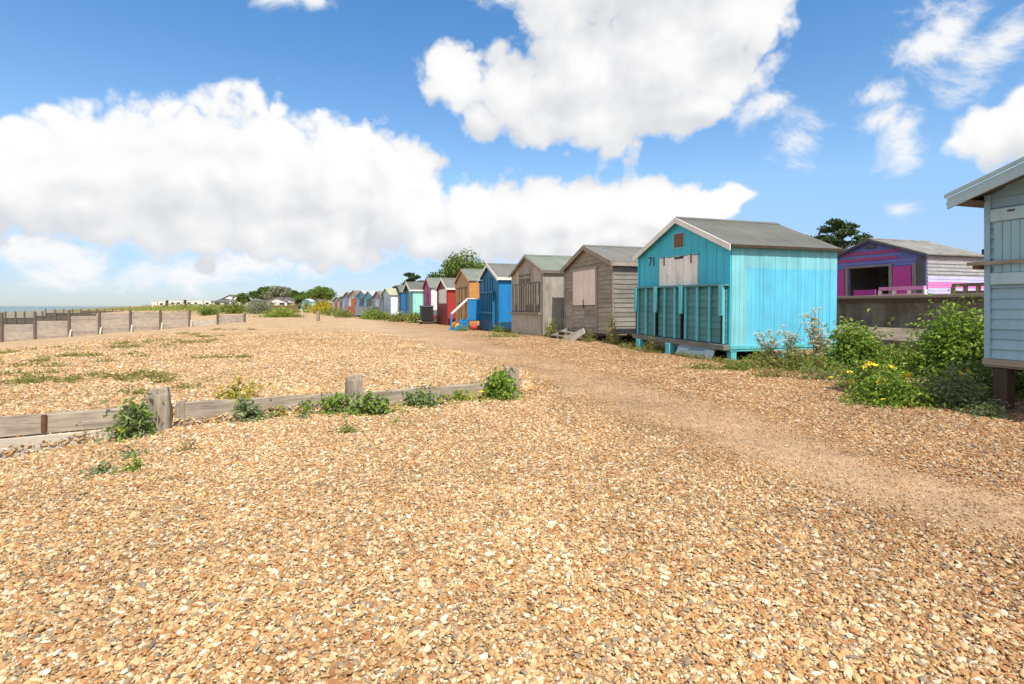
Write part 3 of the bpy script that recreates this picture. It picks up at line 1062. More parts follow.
# ------------------------------------------------------------------ silver weathered hut with slatted front
WG = bare_wood("lifted_silver_grey_boards", (0.40, 0.355, 0.30), 'z', 0.26)  # boards of the shaded front, brightened in the colour
WG_S = bare_wood("toned_down_side_boards", (0.32, 0.29, 0.255), 'z', 0.2)  # same boards for the sunlit side, darker in the colour
WG_D = bare_wood("dark_old_boards", (0.16, 0.135, 0.115), 'z', 0.3)
C_W = 21.3 - 17.7
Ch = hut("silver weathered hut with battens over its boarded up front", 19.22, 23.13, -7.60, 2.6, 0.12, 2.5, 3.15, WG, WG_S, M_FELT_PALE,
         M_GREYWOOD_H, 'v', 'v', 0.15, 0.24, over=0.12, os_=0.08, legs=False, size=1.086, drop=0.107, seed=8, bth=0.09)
MB().box(0.14, C_W - 0.35, -0.055, -0.012, 1.03, 2.12).build('boarded_front', WG_D, Ch)
rn = random.Random(2)
for i in range(12):
    x = 0.2 + (C_W - 0.7) * i / 11
    w = rn.choice((0.06, 0.09, 0.15, 0.2))
    zb = 1.05 if rn.random() < 0.75 else 1.3
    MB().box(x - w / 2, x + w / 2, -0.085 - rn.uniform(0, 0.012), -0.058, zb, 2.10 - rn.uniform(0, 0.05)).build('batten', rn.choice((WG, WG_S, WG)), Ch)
MB().box(0.05, C_W - 0.2, -0.16, -0.03, 0.94, 1.02).build('counter_shelf', M_GREYWOOD_H, Ch)
MB().box(0.9, 2.2, -0.05, -0.012, 2.42, 2.46).build('lintel', WG_D, Ch)
for x in (1.0, 1.65):
    MB().box(x, x + 0.5, -0.05, -0.012, 2.17, 2.30).build('letter_board', WG_D, Ch)
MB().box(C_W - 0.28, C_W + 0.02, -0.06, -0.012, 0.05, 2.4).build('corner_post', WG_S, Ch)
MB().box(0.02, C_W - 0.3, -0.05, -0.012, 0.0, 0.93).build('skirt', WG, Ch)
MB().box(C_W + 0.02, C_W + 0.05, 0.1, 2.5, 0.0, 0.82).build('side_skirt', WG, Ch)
MB().box(C_W + 0.08, C_W + 0.1, -0.11, 2.7, 2.40, 2.50).build('fascia', WG_D, Ch)

# ------------------------------------------------------------------ blue hut with veranda and steps
BL = painted_wood("shaded_blue_paint", (0.012, 0.155, 0.31), 0.03, grain='z', vary=0.08, dirt=0.12)  # the hut's blue with the front's shade put into the colour
BL_S = painted_wood("sunlit_blue_paint", (0.012, 0.21, 0.50), 0.03, grain='z', vary=0.05, dirt=0.1)  # the same blue in its sunlit tone
BL_D = painted_wood("dark_blue_paint", (0.008, 0.075, 0.155), 0.06, grain='z', vary=0.1)
D_W = 26.2 - 22.9
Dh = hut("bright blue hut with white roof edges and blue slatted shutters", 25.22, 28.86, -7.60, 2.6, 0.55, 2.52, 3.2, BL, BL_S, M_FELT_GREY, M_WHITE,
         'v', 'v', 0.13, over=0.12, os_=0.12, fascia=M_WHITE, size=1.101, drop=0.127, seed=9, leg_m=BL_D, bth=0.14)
MB().box(0.35, 2.65, -0.06, -0.012, 0.62, 1.85).build('opening_panel', BL_D, Dh)
for i in range(8):
    x = 0.35 + 2.2 * i / 7
    MB().box(x, x + 0.09, -0.11, -0.062, 0.62, 1.86).build('slat', BL, Dh)
MB().box(0.25, 2.75, -0.13, -0.03, 1.86, 1.93).build('rail', BL, Dh)
MB().box(0.25, 2.75, -0.15, -0.03, 0.90, 0.98).build('shelf', BL, Dh)
for x in (0.9, 1.4, 1.9, 2.3):
    MB().box(x, x + 0.05, -0.05, -0.012, 1.94, 2.6).build('batten', BL, Dh)
MB().box(0.02, D_W - 0.02, -0.05, -0.01, -0.1, 0.54).build('skirt', BL_D, Dh)
MB().box(D_W - 0.03, D_W + 0.03, 0.0, 2.55, -0.1, 0.54).build('side_skirt', BL_D, Dh)
MB().box(2.72, 2.80, -0.16, -0.02, 0.3, 1.72).build('side_post', BL, Dh)
MB().box(0.25, 0.62, -0.28, -0.03, 2.50, 2.53).build('lamp_bracket', M_WHITE, Dh)
# veranda with stair beyond its front
V = thing("veranda_stairs", "blue wooden stairs with a white handrail beside the bright blue hut", "stairs", (*us(30.2, -7.6), -0.12), HUT_RZ)
V.scale = (1.1, 1.1, 1.1)
MB().box(0.10, 1.20, -0.62, 0.0, 0.50, 0.56).build('landing', BL_D, V)
MB().box(1.16, 1.20, -0.62, -0.02, 0.56, 1.58).build('balustrade', BL_S, V)
MB().box(1.12, 1.24, -0.66, -0.0, 1.585, 1.64).build('handrail', M_WHITE, V)
for x in (0.16, 1.1):
    MB().beam((x, -0.60, 0.50), (x, -1.42, -0.12), 0.06, 0.24).build('stringer', BL_S, V)
for i in range(4):
    z = 0.40 - 0.15 * i
    MB().box(0.10, 1.16, -0.86 - 0.19 * i, -0.62 - 0.19 * i, z - 0.03, z).build('tread', BL_S if i % 2 else BL, V)
MB().box(1.13, 1.21, -1.50, -1.42, -0.2, 0.86).build('newel_post', BL_S, V)
MB().box(1.13, 1.21, -0.70, -0.62, -0.2, 0.6).build('newel_post', BL_S, V)
MB().beam((1.17, -1.46, 0.86), (1.17, -0.62, 1.62), 0.06, 0.09).build('handrail', M_WHITE, V)

# ------------------------------------------------------------------ ochre hut
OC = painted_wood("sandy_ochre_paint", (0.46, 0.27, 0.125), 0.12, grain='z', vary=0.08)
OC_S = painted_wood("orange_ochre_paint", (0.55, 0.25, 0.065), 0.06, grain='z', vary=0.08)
E_W = 33.3 - 29.6
Eh = hut("sandy ochre hut with crossbars over tall double doors", 32.07, 36.07, -7.80, 2.7, 0.25, 2.68, 3.4, OC, OC_S, M_FELT_PALE, OC, 'v', 'v', 0.2,
         over=0.10, os_=0.08, size=1.083, drop=0.104, seed=10, bth=0.09)
MB().box(0.75, 2.9, -0.05, -0.012, 0.3, 2.35).build('door', OC, Eh)
M_OCD = painted_wood("brown_bar_paint", (0.13, 0.08, 0.045), 0.1)
for z in (1.35, 2.28):
    MB().box(0.5, 3.1, -0.085, -0.052, z, z + 0.06).build('bar', M_OCD, Eh)
for x in (1.15, 1.85, 2.75):
    MB().box(x, x + 0.05, -0.075, -0.052, 0.35, 2.3).build('door_seam', M_OCD, Eh)

# ------------------------------------------------------------------ red hut
RD = painted_wood("shaded_red_paint", (0.23, 0.042, 0.04), 0.05, grain='z', vary=0.08)  # the hut's red, darkened in the colour like the shaded front
RD_S = painted_wood("sunlit_red_paint", (0.42, 0.035, 0.03), 0.04, grain='z', vary=0.06)  # the same red, brighter as the sun shows it on the side
Fh = hut("red hut with a white hatch and white roof edges", 37.83, 41.89, -7.60, 2.7, -0.05, 2.4, 3.07, RD, RD_S, M_FELT_GREY, M_WHITE, 'v', 'v', 0.13,
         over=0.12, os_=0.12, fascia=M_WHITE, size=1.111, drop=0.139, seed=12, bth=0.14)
MB().box(0.75, 3.35, -0.05, -0.012, 1.42, 2.35).build('hatch', M_WHITE, Fh)
RS = thing("red_steps", "dark red steps standing on the shingle before the red and pink huts", "steps", (*us(42.3, -7.4), 0), HUT_RZ)
RS.location.z = gz(RS.location.x, RS.location.y)
for x in (0.0, 1.0):
    MB().beam((x, 0.0, 0.60), (x, -0.95, 0.02), 0.07, 0.18).build('stringer', RD, RS)
for i in range(4):
    MB().box(0, 1.0, -0.32 - 0.21 * i, -0.08 - 0.21 * i, 0.46 - 0.135 * i, 0.50 - 0.135 * i).build('tread', RD, RS)
cbx = MB()
cbx.box(-0.55, 0.55, -0.42, 0.42, 0.0, 1.02)
cbx.prism([(-0.6, 1.02), (0.6, 1.02), (0.52, 1.14), (-0.52, 1.14)], -0.46, 0.46)
cb_o = thing("storage_locker", "black covered locker standing between the red steps and the mint hut", "locker", (*at_dist(426.5, 41)[:2], 0), HUT_RZ)
cb_o.location.z = gz(cb_o.location.x, cb_o.location.y) + 0.25
cbx.build('locker_body', M_BLACK, cb_o, bevel=0.03)
for x in (-0.5, 0.42):
    MB().box(x, x + 0.08, -0.4, 0.4, -0.3, 0.0).build('leg', M_TARRED, cb_o)
MB().box(-0.9, 0.7, -0.62, -0.44, -0.05, 0.0).build('shelf', M_PALEWOOD, cb_o)

# ------------------------------------------------------------------ pink, mint and navy huts
PK = painted_wood("magenta_pink_paint", (0.38, 0.07, 0.23), 0.05)
WHS = painted_wood("white_side_paint", (0.74, 0.76, 0.78), 0.05)
Gh = hut("narrow pink fronted hut with white side boards", 43.15, 46.85, -7.30, 2.4, 0.35, 2.62, 3.35, PK, WHS, M_FELT_PALE, PK, 'v', 'v', 0.25, over=0.12, os_=0.12, size=1.090, drop=0.112, seed=13)
MB().box(1.3, 2.3, -0.05, -0.012, 0.4, 2.2).build('door', painted_wood("plum_paint", (0.25, 0.05, 0.17), 0.05), Gh)
MT = painted_wood("mint_paint", (0.30, 0.66, 0.56), 0.04)
MTF = painted_wood("grey_teal_shutter_paint", (0.17, 0.33, 0.33), 0.08)
BF = painted_wood("sea_blue_paint", (0.015, 0.15, 0.30), 0.04)
Hh = hut("mint green hut with white roof edges and a blue front", 49.5, 54.6, -6.7, 2.6, 0.30, 2.72, 3.5, BF, MT, M_FELT_GREEN, M_WHITE, 'v', 'v', 0.3, over=0.3, os_=0.15, fascia=M_WHITE, seed=14, bth=0.2)
MB().box(2.6, 5.0, -0.05, -0.012, 0.45, 2.6).build('shutter', MTF, Hh)
NV = painted_wood("navy_paint", (0.02, 0.045, 0.09), 0.05)
NVB = painted_wood("royal_blue_paint", (0.012, 0.14, 0.36), 0.04)
Ih = hut("navy hut with a royal blue side behind the mint hut", 57.0, 61.5, -6.5, 2.6, 0.2, 2.7, 3.45, NV, NVB, M_FELT_GREY, NV, 'v', 'v', 0.3, over=0.15, os_=0.12, seed=15)
MB().box(1.2, 2.6, -0.05, -0.012, 0.25, 2.2).build('door', NVB, Ih)


# ------------------------------------------------------------------ the far end of the row, curving towards the sea
def far_hut(label, px, d, w, dep, hw, hr, fcol, scol, roofm, turn, zf=0.35, dcol=None, rail=None, base=None):
    f_ = painted_wood(label.split()[0] + "_far_front", fcol, 0.05)
    s_ = painted_wood(label.split()[0] + "_far_side", scol, 0.05)
    p = at_dist(px, d)
    rx = HUT_RZ + turn
    W = w
    root = thing("beach_hut", label, "beach hut", tuple(p), rx, "beach huts in the row")
    mp = wall_maps(W, dep)
    # local origin: right front corner at p
    off = Matrix.Rotation(rx, 3, 'Z') @ Vector((W, 0, 0))
    root.location = (p.x - off.x, p.y - off.y, p.z)
    for nm, L, zt, mat in (('front', W, hr, f_), ('right', dep, hw, s_), ('left', dep, hw, s_), ('rear', W, hr, s_)):
        mb = backing(L, zf, hw, zt, mp[nm])
        bd = boarded(L, zf, hw, zt, mp[nm], 'v', 0.3)
        mb.add(bd.v, bd.f)
        mb.build({'front': 'front_wall', 'right': 'side_wall', 'left': 'side_wall', 'rear': 'rear_wall'}[nm], mat, root)
    m = (hr - hw) / (W / 2)
    for sg in (0, 1):
        q = [(-0.15, hw - 0.15 * m), (W / 2, hr), (W / 2, hr + 0.06), (-0.15, hw - 0.15 * m + 0.06)]
        if sg:
            q = [(W - a, b) for a, b in q]
        MB().prism(q, -0.2, dep + 0.15).build('roof', roofm, root)
    d_ = painted_wood(label.split()[0] + "_far_door", dcol or shade(fcol, 0.5), 0.05)
    MB().box(W * 0.28, W * 0.72, -0.06, -0.012, zf + 0.05, hw - 0.15).build('door', d_, root)
    if rail:
        r_ = painted_wood(label.split()[0] + "_far_rail", rail, 0.1)
        MB().box(0, W, -1.15, -1.08, zf - 0.1, zf + 0.95).build('railing', r_, root)
        MB().box(0, W, -1.08, -0.03, zf - 0.12, zf - 0.02).build('deck', r_, root)
    for lx in (0.1, W - 0.1):
        for ly in (0.1, dep - 0.1):
            MB().box(lx - 0.08, lx + 0.08, ly - 0.08, ly + 0.08, -0.5, zf).build('stilt', M_GREYWOOD, root)
    return root


far_hut("pale blue fronted hut with a white side and cream roof", 391, 57, 4.0, 3.2, 2.55, 3.25, (0.55, 0.66, 0.72), (0.78, 0.84, 0.88), roof_felt("cream_felt", (0.42, 0.42, 0.30)), R(8), dcol=(0.5, 0.6, 0.66), rail=(0.17, 0.155, 0.14))
far_hut("slate grey hut with a white panelled door left of the cream roofed hut", 382.5, 60, 3.2, 2.8, 2.3, 3.0, (0.34, 0.33, 0.36), (0.14, 0.22, 0.30), M_FELT_GREY, R(14), dcol=(0.66, 0.62, 0.6), rail=(0.21, 0.20, 0.20))
far_hut("turquoise hut with a pale roof in the far row", 374.5, 63, 3.3, 2.8, 2.4, 3.1, (0.14, 0.48, 0.58), (0.34, 0.60, 0.66), roof_felt("pale_pinkish_felt", (0.42, 0.40, 0.40)), R(18), dcol=(0.16, 0.12, 0.1), rail=(0.24, 0.28, 0.34))
far_hut("azure hut with an orange red porch panel", 367.5, 65, 3.0, 2.8, 2.5, 3.2, (0.12, 0.36, 0.62), (0.18, 0.42, 0.62), roof_felt("lilac_grey_felt", (0.42, 0.41, 0.43)), R(22), dcol=(0.10, 0.12, 0.16), rail=(0.40, 0.10, 0.045))
far_hut("brown roofed hut with a pale blue side and dark steps", 359.5, 67, 3.0, 3.0, 2.45, 3.25, (0.46, 0.50, 0.50), (0.55, 0.66, 0.70), roof_felt("brown_felt", (0.21, 0.16, 0.125)), R(24), dcol=(0.45, 0.14, 0.06))
far_hut("bluish grey hut with a narrow white corner", 352.5, 71, 2.6, 2.6, 2.4, 3.15, (0.26, 0.32, 0.44), (0.40, 0.42, 0.44), M_FELT_GREY, R(28), dcol=(0.2, 0.22, 0.3))
far_hut("old grey brown hut with a cream roof edge", 347.5, 75, 2.6, 2.8, 2.2, 2.75, (0.36, 0.33, 0.29), (0.28, 0.25, 0.22), roof_felt("cream_white_felt", (0.55, 0.53, 0.46)), R(30), dcol=(0.12, 0.1, 0.09))
far_hut("small brown hut at the far end of the row", 342.5, 82, 2.6, 2.8, 2.1, 2.7, (0.30, 0.28, 0.27), (0.33, 0.31, 0.29), M_FELT_GREY, R(34), dcol=(0.33, 0.08, 0.05))
far_hut("teal green hut beyond the yellow flowering bush", 311, 135, 3.4, 3.0, 2.3, 2.9, (0.22, 0.55, 0.55), (0.30, 0.58, 0.56), roof_felt("white_felt", (0.62, 0.64, 0.64)), R(40), dcol=(0.05, 0.08, 0.1))
far_hut("navy blue hut right beside the small teal hut", 318, 136, 3.6, 3.0, 2.4, 2.9, (0.015, 0.05, 0.16), (0.02, 0.06, 0.17), roof_felt("dark_blue_felt", (0.05, 0.07, 0.11)), R(40), dcol=(0.4, 0.45, 0.5))

# ------------------------------------------------------------------ pale blue hut at the right edge
PB = painted_wood("pale_blue_paint", (0.27, 0.43, 0.53), 0.05, wearcol=(0.2, 0.24, 0.26), grain='x', vary=0.06, dirt=0.16)
PB_T = painted_wood("pale_blue_trim_paint", (0.35, 0.49, 0.54), 0.12, grain='x', vary=0.05)
PB_V = painted_wood("pale_blue_shutter_paint", (0.26, 0.43, 0.50), 0.08, grain='z', vary=0.06)
SOFF = bare_wood("bare_soffit", (0.17, 0.14, 0.12), 'x')
P_W = 3.3
Ph = hut("pale blue clapboard hut on brown posts at the right edge", 4.36 - P_W, 4.36, -7.4, 2.8, 0.63, 2.575, 3.105, PB, PB, M_FELT_GREEN, PB_T, 'h', 'h', 0.118,
         over=0.33, os_=0.20, seed=17, leg_m=M_TARRED, bth=0.115, floor_m=M_GREYWOOD_H)
MB().box(-0.03, P_W + 0.03, -0.05, 0.02, 0.555, 0.628).build('bearer', M_GREYWOOD_H, Ph, bevel=0.004)
MB().box(-0.25, 0.0, -0.32, 2.83, 2.48, 2.50).build('soffit', SOFF, Ph)
# drop edge of the roof above the bargeboard
for sg in (0, 1):
    m = (3.105 - 2.575) / (P_W / 2)
    q = [(-0.235, 2.575 - 0.235 * m + 0.052), (P_W / 2, 3.105 + 0.052), (P_W / 2, 3.105 + 0.10), (-0.235, 2.575 - 0.235 * m + 0.10)]
    if sg:
        q = [(P_W - a, b) for a, b in q]
    MB().prism(q, -0.385, -0.36).build('verge_board', PB_T, Ph, bevel=0.004)
sh = MB()
x = 0.10
while x < 1.35:
    sh.box(x + 0.003, x + 0.082, -0.062, -0.02, 1.64, 2.23)
    x += 0.085
shut = sh.build('shutter', PB_V, Ph)
MB().box(0.075, 1.40, -0.085, -0.022, 2.235, 2.38).build('shutter_rail', PB_T, shut, bevel=0.005)
MB().box(0.075, 1.40, -0.085, -0.022, 1.50, 1.635).build('shutter_rail', PB_T, shut, bevel=0.005)
for x in (0.25, 1.2):
    MB().box(x, x + 0.07, -0.092, -0.086, 2.33, 2.35).build('screw_plate', M_TARRED, shut)
MB().box(-0.15, 1.6, -0.118, -0.09, 1.735, 1.775).build('security_bar', M_GREYWOOD_H, Ph)
MB().box(-0.10, -0.02, -0.10, 0.05, 1.69, 1.735).build('bar_bracket', M_RUST, Ph)
lm = MB()
lm.tube([(-0.075, 0.05, 1.91), (-0.02, 0.05, 1.91)], [0.03, 0.02], 10)
lm.tube([(-0.06, 0.05, 1.91), (-0.06, 0.05, 1.87)], [0.02, 0.03], 10)
lm.build('wall_lamp', M_BLACK, Ph)

# ------------------------------------------------------------------ sea wall and chalet behind
wl = MB()
prof = [(-12.85, 0.02), (-12.85, 0.42), (-13.0, 0.50), (-13.95, 0.70), (-14.0, 0.78), (-14.03, 1.14), (-13.98, 1.32), (-13.90, 1.39), (-13.88, 1.46),
        (-13.93, 1.52), (-14.05, 1.54), (-14.35, 1.54), (-14.40, 0.9), (-14.40, -0.6), (-12.85, -0.6)]
us_list = list(np.arange(-14, 96, 2.5))
k = len(prof)
for i, u in enumerate(us_list):
    for s_, z_ in prof:
        x, y = us(u, s_)
        wl.v.append((x, y, z_ + 0.012 * mnoise.noise(Vector((u * 0.35, s_, 2)))))
for i in range(len(us_list) - 1):
    for j in range(k):
        wl.f.append((i * k + j, i * k + (j + 1) % k, (i + 1) * k + (j + 1) % k, (i + 1) * k + j))
wl.f.append(tuple(range(k)))
wl.f.append(tuple(range(len(wl.v) - k, len(wl.v)))[::-1])
wall = wl.build("sea_wall", M_CONC, bevel=0.0)
tag(wall, "stained concrete sea wall with a rounded top and ledge behind the huts", "sea wall")

PU_B = painted_wood("violet_blue_paint", (0.15, 0.16, 0.42), 0.05, grain='x', vary=0.12)
PU_M = painted_wood("chalet_magenta_paint", (0.42, 0.045, 0.28), 0.04, grain='z', vary=0.06)
PU_G = bare_wood("grey_cladding", (0.34, 0.34, 0.355), 'y', 0.15)
PU_GD = bare_wood("dark_grey_cladding", (0.10, 0.10, 0.12), 'x', 0.15)
PU_FR = bare_wood("grey_chalet_frame", (0.22, 0.20, 0.20), 'z', 0.1)
LILAC = painted_wood("pale_lilac_paint", (0.52, 0.50, 0.85), 0.04, grain='y', vary=0.06)
PINKB = painted_wood("bright_pink_paint", (0.80, 0.20, 0.50), 0.04, grain='y', vary=0.06)
M_OLDFELT = roof_felt("patchy_grey_roof", (0.25, 0.24, 0.215), (0.13, 0.11, 0.07), 0.7)
Q_W = 3.75
door_x = (1.02, 2.52)
Qh = hut("violet and pink striped chalet with an open dark doorway above the sea wall", 12.3, 12.3 + Q_W, -18.0, 2.75, 1.12, 2.92, 3.58, PU_B, PU_G, M_OLDFELT, PU_GD, 'h', 'h', 0.115,
         over=0.16, os_=0.12, holes=((door_x[0], door_x[1], 1.12, 2.61),), legs=False, seed=21, group="beach huts in the row", name="beach_chalet", bth=0.07)
del Qh['group']
# coloured boards of the side and gable
for z0, z1, m_ in ((2.02, 2.11, LILAC), (2.115, 2.205, LILAC), (1.84, 1.925, PINKB), (1.93, 2.015, PINKB), (1.65, 1.74, LILAC), (1.745, 1.835, LILAC), (1.15, 1.645, LILAC)):
    MB().hexa([(Q_W + 0.02, 0.02, z0), (Q_W + 0.034, 0.02, z0), (Q_W + 0.034, 2.74, z0), (Q_W + 0.02, 2.74, z0), (Q_W + 0.014, 0.02, z1), (Q_W + 0.026, 0.02, z1), (Q_W + 0.026, 2.74, z1), (Q_W + 0.014, 2.74, z1)]).build('side_stripe', m_, Qh)
PU_P = painted_wood("raspberry_paint", (0.38, 0.06, 0.20), 0.05, grain='x')
for z0, a0, a1 in ((3.08, 0.75, Q_W - 0.75), (2.86, 0.12, 2.9)):
    MB().hexa([(a0, -0.036, z0), (a1, -0.036, z0), (a1, -0.02, z0), (a0, -0.02, z0), (a0 + 0.2, -0.03, z0 + 0.10), (a1 - 0.2, -0.03, z0 + 0.10), (a1 - 0.2, -0.012, z0 + 0.10), (a0 + 0.2, -0.012, z0 + 0.10)]).build('gable_stripe', PU_P, Qh)
MB().box(1.7, 2.05, -0.05, -0.02, 3.28, 3.40).build('gable_vent', PU_GD, Qh)
for a0, a1 in ((0.10, 0.86), (2.70, 3.30)):
    MB().box(a0, a1, -0.085, -0.03, 1.22, 2.58).build('shutter', PU_M, Qh, bevel=0.005)
for a0 in (0.89, 2.55, 3.33):
    MB().box(a0, a0 + 0.12, -0.075, -0.02, 1.12, 2.66).build('post', PU_FR, Qh)
MB().box(0.89, 2.67, -0.078, -0.02, 2.62, 2.69).build('lintel', PU_FR, Qh)
MB().box(3.46, Q_W - 0.02, -0.055, -0.03, 1.60, 2.85).build('dark_panel', PU_GD, Qh)
MB().box(3.46, Q_W - 0.02, -0.056, -0.03, 1.12, 1.55).build('pink_panel', PU_P, Qh)
# things seen inside the dark doorway
ins = thing("shelf_unit", "dim shelves with a white plate inside the chalet doorway", "shelves", tuple(Qh.matrix_basis @ Vector((1.5, 2.2, 1.12))), HUT_RZ)
MB().box(-0.9, 0.9, 0.25, 0.3, 0.0, 1.4).build('back_board', M_TARRED, ins)
for z in (0.45, 0.85, 1.25):
    MB().box(-0.9, 0.9, 0.0, 0.25, z, z + 0.03).build('shelf', M_TARRED, ins)
MB().tube([(-0.1, 0.20, 1.0), (-0.1, 0.21, 1.0)], 0.10, 14).build('plate', M_WHITE, ins)


def rail_fence(name, label, p0, p1, z0, zt, post_m, rail_m, n, top_th=0.07, mid=True):
    a, b = Vector(p0), Vector(p1)
    rt = thing(name, label, "railing", (a.x, a.y, z0))
    d = Vector((b.x - a.x, b.y - a.y, 0))
    for i in range(n + 1):
        q = d * (i / n)
        MB().box(q.x - 0.035, q.x + 0.035, q.y - 0.035, q.y + 0.035, 0, zt - z0).build('post', post_m, rt)
    MB().beam((0, 0, zt - z0 + top_th / 2), (d.x, d.y, zt - z0 + top_th / 2), 0.10, top_th).build('rail', rail_m, rt)
    if mid:
        MB().beam((0, 0, (zt - z0) * 0.75), (d.x, d.y, (zt - z0) * 0.75), 0.05, 0.09).build('rail', rail_m, rt)
    return rt


def terrace_pt(px, s):
    """where the sight line meets the terrace line at offset s"""
    q = (px - 512) / F
    y = -s / (0.95 * q + 0.311)
    return (q * y, y)


PINKR = painted_wood("pink_rail_paint", (0.80, 0.30, 0.55), 0.06)
rail_fence("pink_railing", "bright pink railing on the terrace before the striped chalet", terrace_pt(880, -15.2), terrace_pt(925, -15.2), 1.12, 1.70, M_WHITE, PINKR, 3, 0.10)
rail_fence("timber_railing", "pale brown timber railing right of the striped chalet wall", terrace_pt(953, -15.0), terrace_pt(992, -15.0), 1.12, 1.74, bare_wood("pale_brown_wood", (0.36, 0.25, 0.15)), bare_wood("brown_rail_wood", (0.22, 0.16, 0.11), 'x'), 3, 0.08)
pkx, pky = terrace_pt(868, -15.4)
bench = thing("bench", "low magenta bench beside the pink railing", "bench", (pkx, pky, 1.12), HUT_RZ)
MB().box(-0.35, 0.35, -0.15, 0.15, 0.36, 0.42).build('seat', PU_M, bench)
MB().box(-0.35, 0.35, -0.16, -0.12, 0.42, 0.62).build('backrest', PU_M, bench)
for x in (-0.3, 0.25):
    MB().box(x, x + 0.05, -0.14, 0.14, 0, 0.36).build('leg', PU_M, bench)

# ------------------------------------------------------------------ near groyne of old sleepers
def gpos(s, du=0.0):
    u = u_groyne(s) + du
    return Vector((*us(u, s), 0))


GR = thing("timber_groyne", "low weathered timber groyne half buried across the shingle", "groyne", (0, 0, 0))


def plank_along(s0, s1, z0a, z1a, z0b, z1b, th, du, name, mat, seed):
    """plank from s0 to s1 (towards the sea); built in its own frame so that the grain runs along it"""
    a, b = gpos(s0, du), gpos(s1, du)
    L = (b - a).length
    rn_ = random.Random(seed)
    nseg = max(3, int(L / 0.25))
    mb = MB()
    for i in range(nseg + 1):
        t = i / nseg
        j = lambda k: rn_.uniform(-k, k)
        zb, zt = z0a + (z0b - z0a) * t, z1a + (z1b - z1a) * t
        wob = 0.012 * math.sin(t * 5 + seed)
        mb.v += [(t * L, -th / 2 + j(.006) + wob, zb), (t * L, th / 2 + wob, zb), (t * L, th / 2 + wob - 0.01, zt + j(.008)), (t * L, -th / 2 + wob + 0.008 + j(.004), zt + j(.010))]
    for i in range(nseg):
        for k_ in range(4):
            mb.f.append((i * 4 + k_, i * 4 + (k_ + 1) % 4, i * 4 + 4 + (k_ + 1) % 4, i * 4 + 4 + k_))
    mb.f += [(3, 2, 1, 0), tuple(nseg * 4 + k_ for k_ in range(4))]
    o = mb.build(name, mat, GR, bevel=0.006)
    o.location = a
    o.rotation_euler = (0, 0, math.atan2(b.y - a.y, b.x - a.x))
    return o


plank_along(1.80, 4.6, 0.03, 0.215, 0.00, 0.195, 0.075, -0.005, 'board', M_SLEEPER, 1)
plank_along(1.62, 4.9, -0.25, 0.022, -0.27, -0.012, 0.10, -0.02, 'board', M_PALEWOOD, 2)
plank_along(-0.42, 1.60, -0.12, 0.205, -0.10, 0.222, 0.075, 0.0, 'board', M_SLEEPER, 3)
plank_along(-2.30, -0.42, -0.12, 0.20, -0.12, 0.20, 0.075, 0.0, 'board', M_SLEEPER, 4)
strap = MB().box(-0.02, 0.02, -0.012, 0.012, 0.04, 0.205).build('iron_strap', M_RUST, GR)
strap.location = gpos(2.66, -0.055)


def old_post(s, du, w, dpt, z1, seed, rz=0.0, name='post'):
    p = gpos(s, du)
    rn_ = random.Random(seed)
    mb = MB()
    n_ = 7
    zs = [-0.3, 0.0, z1 * 0.5, z1 * 0.85, z1]
    for i, z in enumerate(zs):
        k_ = 1 - 0.03 * i if i < 4 else 0.80
        for (a, b) in ((-1, -1), (0, -1.02), (1, -1), (1.02, 0), (1, 1), (0, 1.02), (-1, 1), (-1.02, 0)):
            mb.v.append((a * w / 2 * k_ + rn_.uniform(-.006, .006), b * dpt / 2 * k_ + rn_.uniform(-.006, .006), z + (rn_.uniform(-.02, .015) if i > 2 else 0)))
    for i in range(len(zs) - 1):
        for k_ in range(8):
            mb.f.append((i * 8 + k_, i * 8 + (k_ + 1) % 8, i * 8 + 8 + (k_ + 1) % 8, i * 8 + 8 + k_))
    mb.f.append(tuple(len(mb.v) - 8 + k_ for k_ in range(8)))
    o = mb.build(name, M_SLEEPER_V, GR, bevel=0.006)
    o.location = p
    o.rotation_euler = (0, R(rn_.uniform(-2, 2)), HUT_RZ + math.pi / 2 + rz)
    return o


old_post(1.72, -0.09, 0.20, 0.17, 0.40, 4, 0.1)
old_post(1.56, 0.01, 0.10, 0.12, 0.24, 5)
old_post(-0.22, -0.06, 0.19, 0.17, 0.42, 6, 0.15)
old_post(-2.33, -0.02, 0.20, 0.16, 0.40, 7)


# ------------------------------------------------------------------ tall groynes across the lower beach
def groyne(label, u, posts, tops, boards, mat, post_w=0.12, bz=0.24, name="timber_groyne", braces=()):
    """posts: list of s; tops: post height; boards: (i, j, z_top) between post i and i+1"""
    x, y = us(u, posts[0])
    root = thing(name, label, "groyne", (x, y, 0), math.atan2(WY, WX))
    s0 = posts[0]
    for s_, zt in zip(posts, tops):
        mb = MB().box(s_ - s0 - post_w / 2, s_ - s0 + post_w / 2, 0.05, 0.05 + post_w, tz(u, s_) - 0.6, zt)
        mb.build('post', M_GPOST, root)
    for i, zt in enumerate(boards):
        if zt is None:
            continue
        a, b = posts[i] - s0, posts[i + 1] - s0
        zb = min(tz(u, posts[i]), tz(u, posts[i + 1])) - 0.4
        mb = MB()
        z = zt
        r_ = random.Random(i)
        while z > zb:
            mb.box(a - 0.02, b + 0.02, -0.035 + r_.uniform(-.012, .012), 0.04, z - bz + 0.022, z)
            z -= bz
        mb.build('boards', M_PALEWOOD if (mat is M_GROYNE and i == 1) else mat, root)
    for s_ in braces:
        zg = tz(u, s_)
        MB().beam((s_ - s0 - 0.16, 0.5, zg - 0.1), (s_ - s0 - 0.1, 0.1, zg + 0.45), 0.09, 0.09).build('brace', M_PALEWOOD, root)
    return root


